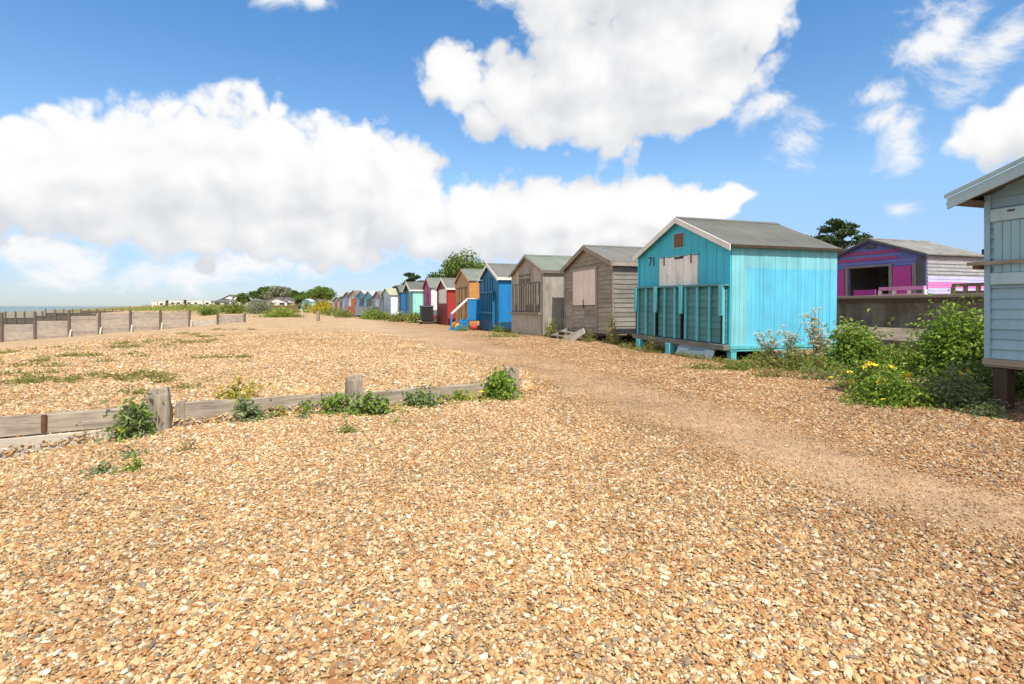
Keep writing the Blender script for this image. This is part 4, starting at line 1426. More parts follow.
M_GROYNE = bare_wood("silvered_groyne_boards", (0.33, 0.28, 0.24), 'x', 0.16)
g1 = [s_at(42, px) for px in (245, 218, 190, 161, 131, 100, 70, 36, 3, -34, -75)]
t1 = [0.72, 0.80, 0.98, 1.0, 1.0, 0.95, 0.98, 0.86, 0.85, 0.75, 0.7]
b1 = [0.62, 0.30, 0.78, 0.86, 0.78, 0.60, 0.30, 0.10, -0.10, -0.3]
groyne("tall silvered timber groyne with dark posts across the left beach", 42, g1, t1, b1, M_GROYNE, braces=[g1[i] for i in (2, 3, 4, 5, 6)])
M_GROYNE_D = bare_wood("wet_dark_groyne_boards", (0.085, 0.07, 0.06), 'x', 0.16)
g2 = [s_at(124, px) for px in (96, 84, 70, 56, 43, 35, 25, 16, 6, -4, -16, -30)]
groyne("farther dark timber groyne standing in front of the sea", 124, g2, [0.25] * len(g2), [-0.25] * 3 + [-0.6] * 2 + [-0.95] * 6, M_GROYNE_D, 0.2)
g3 = [s_at(215, px) for px in (122, 113, 105, 97, 89, 81, 73, 64, 55, 46)]
groyne("most distant timber groyne near the sea horizon", 215, g3, [0.35] * len(g3), [-0.5] * 5 + [-1.0] * 4, M_GROYNE_D, 0.24)
# marker post by the far path
mp_ = on_ground(318, 321)
pm = MB()
pm.box(-0.10, 0.10, -0.12, 0.12, -0.3, 0.70)
pm.prism([(-0.10, 0.70), (0.10, 0.70), (0.05, 0.78), (-0.05, 0.78)], -0.12, 0.12)
mk = pm.build("old_post", M_SLEEPER_V)
mk.location = mp_
tag(mk, "short old grey post standing alone on the far shingle path", "post")

# ------------------------------------------------------------------ vegetation
L_GREEN = leaf_mat("shrub_leaf", [(0.076, 0.144, 0.021), (0.173, 0.288, 0.039), (0.281, 0.403, 0.062), (0.410, 0.499, 0.106)])
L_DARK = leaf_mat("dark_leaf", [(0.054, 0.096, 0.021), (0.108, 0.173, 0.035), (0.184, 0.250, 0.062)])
L_BLUE = leaf_mat("glaucous_leaf", [(0.149, 0.204, 0.094), (0.243, 0.300, 0.149), (0.365, 0.408, 0.220), (0.203, 0.264, 0.077)])
L_FRESH = leaf_mat("fresh_leaf", [(0.151, 0.269, 0.032), (0.259, 0.403, 0.053), (0.389, 0.518, 0.088)])
L_YELL = leaf_mat("yellowish_leaf", [(0.367, 0.326, 0.053), (0.583, 0.480, 0.070), (0.432, 0.422, 0.106)])
L_OLIVE = leaf_mat("olive_weed_leaf", [(0.194, 0.192, 0.053), (0.324, 0.307, 0.088), (0.475, 0.384, 0.150), (0.238, 0.269, 0.070)])
L_DRY = leaf_mat("dry_stem_leaf", [(0.518, 0.346, 0.150), (0.600, 0.518, 0.229), (0.367, 0.288, 0.106)])
L_PINE = leaf_mat("conifer_needles", [(0.032, 0.064, 0.022), (0.056, 0.099, 0.032), (0.096, 0.144, 0.045)], 0.08)
L_TREE = leaf_mat("tree_leaf", [(0.086, 0.144, 0.032), (0.151, 0.230, 0.046), (0.259, 0.326, 0.070)], 0.2)
L_GREYG = leaf_mat("grey_willow_leaf", [(0.194, 0.221, 0.150), (0.324, 0.326, 0.229), (0.259, 0.288, 0.158)], 0.15)
M_BARK = bare_wood("bark", (0.10, 0.08, 0.06), 'z', 0.1)
M_STEM = plain("green_stem", (0.12, 0.14, 0.05), 0.7)
M_STEMDRY = plain("dry_stem", (0.30, 0.24, 0.13), 0.8)
M_FLOWER = plain("yellow_petal", (0.80, 0.55, 0.02), 0.6, 0.1)
M_FLOWERW = plain("cream_umbel", (0.62, 0.58, 0.42), 0.7, 0.1)
M_GORSE = leaf_mat("gorse_flower", [(0.55, 0.38, 0.015), (0.75, 0.55, 0.03), (0.22, 0.22, 0.03)], 0.1)


def leaves_mesh(pts, nrm, size, aspect, rng, jitter=0.6, curl=0.25):
    """numpy leaf cloud: one folded leaf (two triangles sharing a midrib) per point"""
    n_ = len(pts)
    d = nrm + rng.normal(0, jitter, (n_, 3))
    d /= np.linalg.norm(d, axis=1)[:, None] + 1e-9
    r_ = rng.normal(0, 1, (n_, 3))
    a = np.cross(d, r_)
    a /= np.linalg.norm(a, axis=1)[:, None] + 1e-9          # along the leaf
    b = np.cross(d, a)                                       # across
    sz = size * rng.uniform(0.55, 1.35, n_)[:, None]
    base = pts - a * sz * 0.5
    tip = pts + a * sz * 0.5 - d * sz * curl
    mid = d * sz * 0.12
    l_ = pts + b * sz * aspect * 0.5 + mid
    r2 = pts - b * sz * aspect * 0.5 + mid
    v = np.stack([base, l_, tip, r2], 1).reshape(-1, 3)
    i = np.arange(n_)[:, None] * 4
    f = np.concatenate([i + np.array([[0, 1, 2]]), i + np.array([[0, 2, 3]])], 1).reshape(-1, 3)
    return v, f


def np_mesh(name, v, f, mat, parent=None):
    me = bpy.data.meshes.new(name)
    me.from_pydata(v.tolist(), [], f.tolist())
    me.materials.append(mat)
    o = bpy.data.objects.new(name, me)
    C.objects.link(o)
    if parent:
        o.parent = parent
    return o


def dome_points(n_, rx, ry, h, rng, lump=0.35, fill=0.55, base=0.0, freq=2.2, seed=0.0, taper=0.0):
    th = rng.uniform(0, 2 * np.pi, n_)
    cz = rng.uniform(0.0, 1.0, n_) ** 0.9
    sz = np.sqrt(1 - cz ** 2)
    dirs = np.stack([sz * np.cos(th), sz * np.sin(th), cz], 1)
    lum = np.array([mnoise.noise(Vector((d[0] * freq + seed, d[1] * freq, d[2] * freq))) for d in dirs])
    rad = (1 + lump * lum * 1.6) * (fill + (1 - fill) * rng.uniform(0, 1, n_) ** 0.5) * rng.uniform(0.8, 1.05, n_)
    p = dirs * rad[:, None] * np.array([rx, ry, h])
    if taper:
        k_ = 1 - taper * np.clip(1 - p[:, 2] / h, 0, 1)
        p[:, 0] *= k_
        p[:, 1] *= k_
    p[:, 2] += base
    return p, dirs


FLOWER_ME = None


def flower_mesh():
    global FLOWER_ME
    if FLOWER_ME is None:
        mb = MB()
        for k_ in range(5):
            a = k_ * 2 * math.pi / 5
            c_, s_ = math.cos(a), math.sin(a)
            pt = lambda r, t, z: (r * c_ - t * s_, r * s_ + t * c_, z)
            mb.add([(0, 0, 0), pt(.5, -.4, .18), pt(1, -.22, .25), pt(1, .22, .25), pt(.5, .4, .18)], [(0, 1, 2), (0, 2, 3), (0, 3, 4)])
        o = mb.build("petals", M_FLOWER, recalc=False)
        FLOWER_ME = o.data
        bpy.data.objects.remove(o)
    return FLOWER_ME


def plant(name, label, cat, loc, rx, ry, h, n_, leaf, mat, aspect=0.5, seed=0, lump=0.35, stems=8, stem_m=None, flowers=0, fsize=0.035,
          group=None, fill=0.45, taper=0.0, jitter=0.7, rz=0.0, mat2=None, frac2=0.25):
    rng = np.random.default_rng(seed + 100)
    rn_ = random.Random(seed)
    root = thing(name, label, cat, tuple(loc), rz, group)
    p, d = dome_points(n_, rx, ry, h, rng, lump, fill, 0.0, 2.2, seed * 1.7, taper)
    # gather leaves into tufts so that gaps open between them
    ntuft = max(6, n_ // 28)
    tc = p[rng.integers(0, n_, ntuft)]
    pick = rng.integers(0, ntuft, n_)
    pull = rng.uniform(0.35, 0.8, n_)[:, None]
    p = p * (1 - pull) + (tc[pick] + rng.normal(0, leaf * 1.3, (n_, 3))) * pull
    if rx < 1.2:                                    # sprawling outer shoots and a few taller ones
        sp = rng.uniform(0, 1, n_)
        low = sp < 0.22
        p[low, :2] *= rng.uniform(1.05, 1.75, (low.sum(), 1))
        p[low, 2] *= 0.3
        high = sp > 0.94
        p[high, 2] *= rng.uniform(1.05, 1.3, high.sum())
    p[:, 2] = np.maximum(p[:, 2], leaf * 0.2)
    k_ = int(n_ * frac2) if mat2 else 0
    v, f = leaves_mesh(p[k_:], d[k_:] + np.array([0, 0, 0.5]), leaf, aspect, rng, jitter)
    np_mesh('foliage', v, f, mat, root)
    if k_:
        v, f = leaves_mesh(p[:k_], d[:k_] + np.array([0, 0, 0.5]), leaf, aspect, rng, jitter)
        np_mesh('dry_foliage', v, f, mat2, root)
    if stems:
        mb = MB()
        for i in range(stems):
            t = tc[rn_.randrange(ntuft)]
            b = Vector((t[0] * 0.15, t[1] * 0.15, -0.05))
            e = Vector(t)
            m_ = (b + e) / 2 + Vector((0, 0, h * 0.12))
            mb.tube([b, m_, e], [0.008 + h * 0.006, 0.006 + h * 0.004, 0.003], 5)
        mb.build('stems', stem_m or M_STEM, root, recalc=False)
    for i in range(flowers):
        t = p[rn_.randrange(n_)] * 1.05
        fo = bpy.data.objects.new('flower', flower_mesh())
        C.objects.link(fo)
        fo.parent = root
        fo.location = (t[0], t[1], t[2] + 0.02)
        fo.scale = [fsize * rn_.uniform(0.8, 1.2)] * 3
        fo.rotation_euler = (rn_.uniform(-.5, .5) + 0.5, rn_.uniform(-.5, .5), rn_.uniform(0, 6))
    return root


# --- along the near groyne
plant("horned_poppy", "grey green poppy plant with yellow flowers leaning on the groyne's left post", "plant", on_ground(137, 436), 0.28, 0.20, 0.40, 520, 0.075, L_BLUE, 0.42, 1, flowers=6, fsize=0.045, mat2=L_FRESH, frac2=0.2, stems=14)
plant("dead_weed", "small dry brown and green weed before the left sleeper of the groyne", "weed", on_ground(84, 438), 0.10, 0.08, 0.20, 130, 0.03, L_OLIVE, 0.3, 2, mat2=L_DRY, frac2=0.5, stem_m=M_STEMDRY, stems=10)
plant("sea_kale", "grey green leafy plant against the middle sleeper right of the left post", "plant", on_ground(248, 420), 0.17, 0.13, 0.25, 200, 0.07, L_BLUE, 0.5, 3)
plant("beach_weed", "yellow green weed between the grey green plant and the round bright bush on the groyne", "weed", on_ground(270, 416), 0.22, 0.10, 0.15, 170, 0.045, L_YELL, 0.4, 4, mat2=L_FRESH, frac2=0.5)
plant("small_bush", "small rounded bright green bush against the groyne sleeper", "bush", on_ground(306, 412), 0.12, 0.10, 0.18, 260, 0.035, L_FRESH, 0.4, 5)
plant("sea_rocket", "leafy green plant at the left foot of the groyne's middle post", "plant", on_ground(337, 413), 0.26, 0.14, 0.23, 330, 0.06, L_FRESH, 0.5, 6, mat2=L_BLUE, frac2=0.4)
plant("sea_beet", "broad dark green leafy plant at the right foot of the groyne's middle post", "plant", on_ground(370, 414), 0.32, 0.18, 0.26, 460, 0.065, L_GREEN, 0.55, 7, mat2=L_BLUE, frac2=0.3)
plant("sea_kale", "pale grey green plant over the groyne sleeper, midway between middle and right posts", "plant", on_ground(422, 406), 0.38, 0.14, 0.24, 420, 0.06, L_BLUE, 0.5, 8, mat2=L_FRESH, frac2=0.35)
plant("beach_weed", "low yellow tinged weed just left of the overgrown right end post", "weed", on_ground(458, 401), 0.40, 0.12, 0.15, 330, 0.05, L_FRESH, 0.5, 9, mat2=L_YELL, frac2=0.35)
plant("ivy_clump", "dense square clump of green leaves swallowing the groyne's right end post", "plant", on_ground(499, 399), 0.27, 0.20, 0.44, 900, 0.06, L_GREEN, 0.6, 10, lump=0.15, fill=0.6, flowers=3, fsize=0.04, mat2=L_FRESH, frac2=0.4)
plant("dock_plant", "straggly yellowing plant behind the groyne between left and middle posts", "plant", on_ground(243, 398), 0.30, 0.25, 0.36, 170, 0.075, L_YELL, 0.35, 11, fill=0.3, stem_m=M_STEMDRY, stems=12)
plant("seedling", "small blue green plant lying flat in the pebbles, nearest the left edge", "plant", on_ground(101, 474), 0.09, 0.07, 0.05, 90, 0.05, L_BLUE, 0.45, 12, stems=0)
plant("seedling", "small blue green plant in the pebbles above a grassy tuft", "plant", on_ground(127, 458), 0.09, 0.06, 0.04, 80, 0.045, L_BLUE, 0.45, 13, stems=0)
plant("grass_tuft", "tiny bright grassy tuft between the two blue green plants", "weed", on_ground(136, 470), 0.07, 0.06, 0.07, 110, 0.05, L_FRESH, 0.14, 14, stems=0)
plant("dead_weed", "dark dry sprig in the pebbles below the groyne's left post", "weed", on_ground(188, 451), 0.14, 0.08, 0.12, 100, 0.035, L_OLIVE, 0.22, 15, mat2=L_DRY, frac2=0.5, stem_m=M_STEMDRY)
plant("beach_weed", "dark low weed in the pebbles below the groyne's middle post", "weed", on_ground(348, 434), 0.15, 0.09, 0.10, 180, 0.035, L_OLIVE, 0.35, 16, mat2=L_GREEN, frac2=0.5)
plant("seedling", "low grey green weed in the pebbles below the round bright bush", "weed", on_ground(303, 418), 0.12, 0.05, 0.06, 90, 0.04, L_BLUE, 0.4, 17, stems=0)
plant("seedling", "tiny thin green sprig in the pebbles between middle and right posts", "weed", on_ground(395, 424), 0.10, 0.04, 0.04, 50, 0.04, L_FRESH, 0.25, 18, stems=0)

# --- by the right hut and the sea wall
plant("large_shrub", "tall pale green shrub growing beside the pale blue hut", "shrub", at_dist(955, 9.3), 1.0, 0.85, 1.42, 6200, 0.08, L_GREEN, 0.55, 20, lump=0.3, fill=0.5, stems=26, mat2=L_FRESH, frac2=0.4, taper=0.2)
plant("hawthorn_shrub", "dense dark green shrub rising against the far corner of the turquoise hut", "shrub", at_dist(853, 10.4), 0.72, 0.7, 1.05, 3200, 0.08, L_GREEN, 0.55, 21, lump=0.35, fill=0.5, stems=20, taper=0.15)
plant("shrub", "middling shrub in front of the sea wall ledge left of the tall shrub", "shrub", at_dist(893, 10.6), 0.7, 0.6, 0.55, 1500, 0.08, L_GREEN, 0.5, 22, mat2=L_OLIVE, frac2=0.3)
plant("tree_lupin", "bushy bright green plant on the shingle edge with a few yellow flowers", "bush", at_dist(893, 6.85), 0.60, 0.46, 0.60, 2300, 0.055, L_FRESH, 0.42, 23, flowers=9, fsize=0.045, lump=0.4, fill=0.45, stems=24, mat2=L_GREEN, frac2=0.5)
plant("horned_poppy", "sprawling grey green poppy plant with yellow flowers left of the brown post", "plant", at_dist(958, 6.7), 0.42, 0.40, 0.52, 1500, 0.07, L_BLUE, 0.36, 24, flowers=11, fsize=0.045, fill=0.35, stems=20)
plant("wormwood", "low silvery plant at the foot of the brown hut post", "plant", at_dist(985, 6.1), 0.32, 0.18, 0.20, 420, 0.05, L_BLUE, 0.25, 25, stems=10)
plant("yellow_flowered_weed", "green weed topped with a bunch of yellow flowers right of the turquoise hut", "plant", at_dist(862, 8.2), 0.36, 0.3, 0.48, 700, 0.06, L_GREEN, 0.4, 26, flowers=16, fsize=0.05, mat2=L_BLUE, frac2=0.3)
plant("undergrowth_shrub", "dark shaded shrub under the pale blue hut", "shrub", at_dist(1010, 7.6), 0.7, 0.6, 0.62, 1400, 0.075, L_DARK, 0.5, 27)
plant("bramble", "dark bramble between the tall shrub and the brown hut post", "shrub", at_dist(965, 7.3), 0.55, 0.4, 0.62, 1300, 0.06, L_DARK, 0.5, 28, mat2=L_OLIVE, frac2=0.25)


def umbel(label, loc, h, nst, spread_, seed, group=None):
    rn_ = random.Random(seed)
    rng = np.random.default_rng(seed)
    root = thing("wild_fennel", label, "plant", tuple(loc), 0, group)
    st, hd = MB(), []
    lv = []
    for i in range(nst):
        a = rn_.uniform(0, 6.28)
        r_ = spread_ * rn_.uniform(0.1, 1)
        hh = h * rn_.uniform(0.55, 1)
        e = Vector((math.cos(a) * r_, math.sin(a) * r_, hh))
        m_ = Vector((e.x * 0.35, e.y * 0.35, hh * 0.55))
        st.tube([(0, 0, -0.05), m_, e], [0.013, 0.009, 0.004], 5)
        for k_ in range(4):
            t = rn_.uniform(0.2, 0.85)
            q = m_ * (2 * t) if t < .5 else m_.lerp(e, 2 * t - 1)
            b = q + Vector((rn_.uniform(-.16, .16), rn_.uniform(-.16, .16), rn_.uniform(0.02, .16)))
            st.tube([q, b], [0.004, 0.002], 4)
            hd.append((b, 0.05))
            for _ in range(9):
                lv.append(q.lerp(b, rn_.random()) + Vector((rn_.gauss(0, .03), rn_.gauss(0, .03), rn_.gauss(0, .03))))
        hd.append((e, 0.085))
    st.build('stems', M_STEMDRY, root, recalc=False)
    fl = MB()
    for c_, r_ in hd:
        for k_ in range(12):
            a = rn_.uniform(0, 6.28)
            rr_ = r_ * math.sqrt(rn_.random())
            q = c_ + Vector((math.cos(a) * rr_, math.sin(a) * rr_, 0.035 - rr_ * 0.25))
            fl.tube([c_ - Vector((0, 0, .02)), q], 0.0016, 3)
            s_ = 0.011
            fl.add([q + Vector((s_, 0, 0)), q + Vector((0, s_, .004)), q + Vector((-s_, 0, 0)), q + Vector((0, -s_, .004)), q + Vector((0, 0, .012))], [(0, 1, 4), (1, 2, 4), (2, 3, 4), (3, 0, 4)])
    fl.build('flower_heads', M_FLOWERW, root, recalc=False)
    p = np.array([list(q) for q in lv])
    v, f = leaves_mesh(p, np.tile([0, 0, 1.0], (len(p), 1)), 0.07, 0.16, rng, 0.9)
    np_mesh('foliage', v, f, L_OLIVE, root)
    return root


umbel("tall branching umbel plant with cream heads by the far end of the turquoise side wall", at_dist(818, 10.1), 1.22, 10, 0.34, 31)
umbel("middle sized umbel plant in front of the turquoise side wall", at_dist(789, 10.4), 0.95, 6, 0.28, 32)
umbel("short dry umbel plant nearest the turquoise hut's front corner", at_dist(768, 10.7), 0.72, 6, 0.25, 33)

# weeds round the stilts of the huts
plant("weed_clump", "yellow green weed clump under the turquoise side wall below the short umbel", "weed", at_dist(762, 10.6), 0.5, 0.3, 0.40, 700, 0.06, L_OLIVE, 0.35, 40, mat2=L_FRESH, frac2=0.35)
plant("weed_clump", "wide leafy weed clump at the front corner of the turquoise hut", "weed", at_dist(738, 10.2), 0.42, 0.28, 0.26, 560, 0.055, L_GREEN, 0.4, 41, mat2=L_OLIVE, frac2=0.4)
plant("weed_clump", "olive weed clump under the turquoise side wall below the middle umbel", "weed", at_dist(793, 10.2), 0.5, 0.3, 0.42, 700, 0.06, L_OLIVE, 0.35, 42, mat2=L_GREEN, frac2=0.4)
plant("weed_clump", "tangled weed clump at the foot of the tall umbel plant", "weed", at_dist(822, 9.7), 0.42, 0.3, 0.42, 700, 0.06, L_GREEN, 0.4, 43, mat2=L_DRY, frac2=0.3)
plant("tall_weed", "tall straggly weed between the turquoise hut and the pink shuttered hut", "weed", tuple(B.matrix_basis @ Vector((3.62, -0.15, 0.0)))[:2] + (0.14,), 0.24, 0.24, 0.95, 600, 0.06, L_OLIVE, 0.3, 44, mat2=L_DRY, frac2=0.3, stem_m=M_STEMDRY, stems=14)
plant("tall_weed", "green weed at the gap between the silver hut and the pink shuttered hut", "weed", tuple(B.matrix_basis @ Vector((-0.28, -0.35, 0.0)))[:2] + (0.08,), 0.34, 0.3, 0.85, 600, 0.07, L_GREEN, 0.35, 45, mat2=L_OLIVE, frac2=0.4, stems=12)
plant("tall_weed", "thin weed before the right door of the pink shuttered hut", "weed", tuple(B.matrix_basis @ Vector((2.75, -0.35, 0.0)))[:2] + (0.14,), 0.2, 0.2, 0.5, 200, 0.05, L_OLIVE, 0.3, 46, stem_m=M_STEMDRY)
plant("tall_weed", "thin weed under the middle of the turquoise counter panel", "weed", tuple(A.matrix_basis @ Vector((1.15, -0.35, 0.0)))[:2] + (0.15,), 0.2, 0.2, 0.5, 160, 0.05, L_OLIVE, 0.3, 47, stem_m=M_STEMDRY)
plant("weed_clump", "low green weed spreading before the silver weathered hut", "weed", at_dist(505, 20), 0.95, 0.4, 0.2, 520, 0.07, L_OLIVE, 0.3, 48, mat2=L_FRESH, frac2=0.4)
plant("weed_clump", "small weed beside the blue skirt of the bright blue hut", "weed", at_dist(498, 24.8), 0.45, 0.3, 0.42, 300, 0.08, L_GREEN, 0.35, 49)
plant("weed_clump", "small weed at the foot of the blue stairs", "weed", at_dist(462, 27.7), 0.4, 0.3, 0.35, 220, 0.09, L_GREEN, 0.4, 50)
ball = MB()
bmx = bmesh.new()
bmesh.ops.create_icosphere(bmx, subdivisions=3, radius=0.2)
ball.v, ball.f = [tuple(v.co) for v in bmx.verts], [tuple(v.index for v in f.verts) for f in bmx.faces]
bmx.free()
for nm_, lb_, px_, d_, mt_, sc_ in (("float_buoy", "red round float lying under the blue landing", 474, 29.2, plain("red_buoy_plastic", (0.50, 0.06, 0.03), 0.5, 0.2), 1.0),
                                    ("float_buoy", "orange float lying behind the blue stairs", 456, 30.2, plain("orange_buoy_plastic", (0.60, 0.30, 0.05), 0.5, 0.2), 1.3)):
    bo = ball.build(nm_, mt_, smooth=True)
    p_ = at_dist(px_, d_)
    bo.location = (p_.x, p_.y, p_.z + 0.17 * sc_)
    bo.scale = (sc_, sc_, sc_ * 0.9)
    tag(bo, lb_, "float")

for i, (px_, d_, lb_) in enumerate(((706, 10.3, "low straggling weed before the propped board under the turquoise hut"), (772, 9.3, "low brownish weed on the shingle edge in front of the short umbel"),
                                    (812, 9.0, "low grey weed on the shingle edge in front of the tall umbel"), (838, 9.3, "leafy weed between the tall umbel and the dense dark shrub"))):
    plant("low_weed", lb_, "weed", at_dist(px_, d_), 0.5, 0.26, 0.22, 420, 0.055, (L_OLIVE, L_OLIVE, L_BLUE, L_GREEN)[i], 0.3, 240 + i, mat2=L_DRY, frac2=0.3, fill=0.3, stem_m=M_STEMDRY)

# bushes before the far huts
for i, (px, d, rx, h, m1, m2, lb) in enumerate([
        (437 - 22, 44, 1.3, 1.0, L_GREEN, L_OLIVE, "rounded green bush in front of the mint hut"),
        (402, 47, 1.5, 0.9, L_OLIVE, L_GREEN, "olive bush in front of the navy hut"),
        (381, 52, 1.7, 1.1, L_GREEN, L_OLIVE, "green bush in front of the cream roofed hut"),
        (369, 52, 1.1, 1.2, L_FRESH, L_GREEN, "brighter green bush with the orange red porch behind it"),
        (344, 56, 1.6, 1.15, L_OLIVE, L_GREEN, "olive bush standing on the shingle before the far brown huts"),
        (331, 75, 3.0, 1.3, L_GREEN, L_OLIVE, "wide low green bush below the yellow flowering bush")]):
    plant("bush", lb, "bush", at_dist(px, d), rx, 0.9, h, 900, 0.17, m1, 0.5, 60 + i, mat2=m2, frac2=0.4, stems=6, lump=0.4)
gor = plant("gorse_bush", "big bright yellow flowering bush at the end of the hut row", "bush", at_dist(324, 92), 2.6, 1.8, 2.75, 2600, 0.26, M_GORSE, 0.5, 70, mat2=L_GREEN, frac2=0.22, stems=6, lump=0.45)
plant("spreading_bush", "long low green bush spreading over the far shingle", "bush", at_dist(281, 62), 3.0, 1.6, 0.75, 2200, 0.2, L_GREEN, 0.4, 71, mat2=L_YELL, frac2=0.25, stems=0, lump=0.45)
plant("spreading_bush", "small low tuft right of the long low green bush", "bush", at_dist(299, 61), 1.2, 0.8, 0.3, 300, 0.18, L_OLIVE, 0.4, 72, stems=0)
plant("willow_bush", "grey green willowy bush in front of the white bungalow", "bush", at_dist(261, 92), 3.4, 2.0, 2.6, 2600, 0.3, L_GREYG, 0.3, 73, stems=8, lump=0.5)
plant("bush", "broad green bush left of the grey willowy bush", "bush", at_dist(233, 95), 3.6, 2.0, 2.3, 2200, 0.3, L_GREEN, 0.4, 74, mat2=L_OLIVE, frac2=0.4, stems=6, lump=0.45)
plant("bush", "dark bush at the far end of the tall silvered groyne", "bush", at_dist(208, 88), 2.2, 1.5, 1.3, 1200, 0.28, L_DARK, 0.4, 75, mat2=L_GREEN, frac2=0.4, stems=4)
plant("weed_clump", "small green tuft on the shingle right of the low end of the tall groyne", "weed", on_ground(236, 322), 0.55, 0.4, 0.35, 200, 0.12, L_GREEN, 0.3, 76, stems=0)


def line_cover(name, label, cat, pts, mat, leaf, n_, seed, h, width):
    """far-off low vegetation that reads as one mass"""
    rng = np.random.default_rng(seed)
    P = []
    per = n_ // (len(pts) - 1)
    for (a, b) in zip(pts[:-1], pts[1:]):
        t = rng.uniform(0, 1, per)
        x = a[0] + (b[0] - a[0]) * t + rng.normal(0, width, per)
        y = a[1] + (b[1] - a[1]) * t + rng.normal(0, width, per)
        for xi, yi in zip(x, y):
            hh = h * (0.35 + 0.9 * abs(mnoise.noise(Vector((xi * 0.12, yi * 0.12, seed)))) * 1.6)
            P.append((xi, yi, gz(xi, yi) + rng.uniform(0, 1) * hh))
    p = np.array(P)
    v, f = leaves_mesh(p, np.tile([0, -0.3, 0.8], (len(p), 1)), leaf, 0.5, rng, 0.8)
    o = np_mesh(name, v, f, mat)
    tag(o, label, cat, kind='stuff')
    return o


def xy(px, d):
    return ((px - 512) / F * d, d)


line_cover("undergrowth", "green scrub along the top of the far beach", "scrub", [xy(70, 330), xy(130, 250), xy(165, 190), xy(205, 150), xy(250, 125), xy(300, 118), xy(338, 122)], L_OLIVE, 0.55, 9000, 3, 1.9, 5.0)
line_cover("undergrowth", "bright green scrub behind the far beach", "scrub", [xy(150, 190), xy(195, 150), xy(240, 120), xy(285, 108)], L_FRESH, 0.45, 3500, 4, 1.3, 4.0)


# low mats of leaves on the upper beach
def mats():
    rng = np.random.default_rng(8)
    rn_ = random.Random(8)
    P = []
    spots = [(25, 352, 1.2, .35), (8, 362, .8, .3), (62, 364, .7, .25), (100, 357, .9, .3), (150, 347, .8, .3), (175, 343, 1.0, .25), (158, 341, .6, .2), (120, 344, .5, .2),
             (225, 358, .55, .2), (243, 358, .3, .12), (60, 382, .9, .2), (90, 378, 1.0, .25), (120, 376, .9, .2), (140, 379, .7, .2), (45, 383, .5, .2), (158, 378, .4, .15),
             (165, 392, .35, .12), (190, 334, .8, .3), (205, 341, .6, .2), (235, 330, .9, .35), (215, 337, .5, .2), (5, 376, .3, .1), (105, 349, .6, .2), (85, 357, .4, .15)]
    for px, py, L, W in spots:
        c_ = on_ground(px, py)
        for _ in range(int(2.2 * (1 + L * W * 9))):
            a, r_ = rn_.uniform(-1, 1) * L, rn_.gauss(0, 1) * W
            qx, qy = c_.x + a * 0.95 - r_ * 0.2, c_.y + a * 0.3 + r_
            k_ = rn_.randrange(18, 60)
            z_ = gz(qx, qy)
            for _ in range(k_):
                P.append((qx + rn_.gauss(0, .10), qy + rn_.gauss(0, .08), z_ + 0.015 + abs(rn_.gauss(0, 0.028))))
    p = np.array(P)
    v, f = leaves_mesh(p, np.tile([0, 0, 1.0], (len(p), 1)), 0.055, 0.45, rng, 0.55)
    o = np_mesh("ground_cover", v, f, L_OLIVE)
    tag(o, "scattered low mats of olive leaves on the upper left beach", "ground cover", kind='stuff')
    # grass and weeds round the hut bases
    P = []
    for _ in range(26000):
        u = rn_.uniform(8.6, 34)
        edge = -7.35 - 0.3 * sm(6, 9, u) + 0.15 * sm(12, 20, u) + 0.3 * sm(28, 45, u)
        s_ = edge - abs(rn_.gauss(0, 0.45))
        x_, y_ = us(u, s_)
        dn = mnoise.noise(Vector((x_ * 0.9, y_ * 0.9, 4.2)))
        if dn < 0.05:
            continue
        P.append((x_, y_, gz(x_, y_) + abs(rn_.gauss(0, 0.05)) * (0.5 + dn * 2)))
    for _ in range(16000):
        u = rn_.uniform(4.5, 10)
        s_ = rn_.uniform(-12.6, -7.9)
        x_, y_ = us(u, s_)
        dn = mnoise.noise(Vector((x_ * 0.9, y_ * 0.9, 4.2)))
        if dn < -0.05 or s_ > -8.3 + 0.35 * dn + 0.25 * (u < 7):
            continue
        P.append((x_, y_, gz(x_, y_) + abs(rn_.gauss(0, 0.08)) * (0.6 + dn * 2)))
    p = np.array(P)
    v, f = leaves_mesh(p, np.tile([0, 0, 0.6], (len(p), 1)), 0.06, 0.25, rng, 0.9)
    o = np_mesh("grass", v, f, L_OLIVE)
    tag(o, "short weedy grass growing round the feet of the huts", "grass", kind='stuff')


mats()


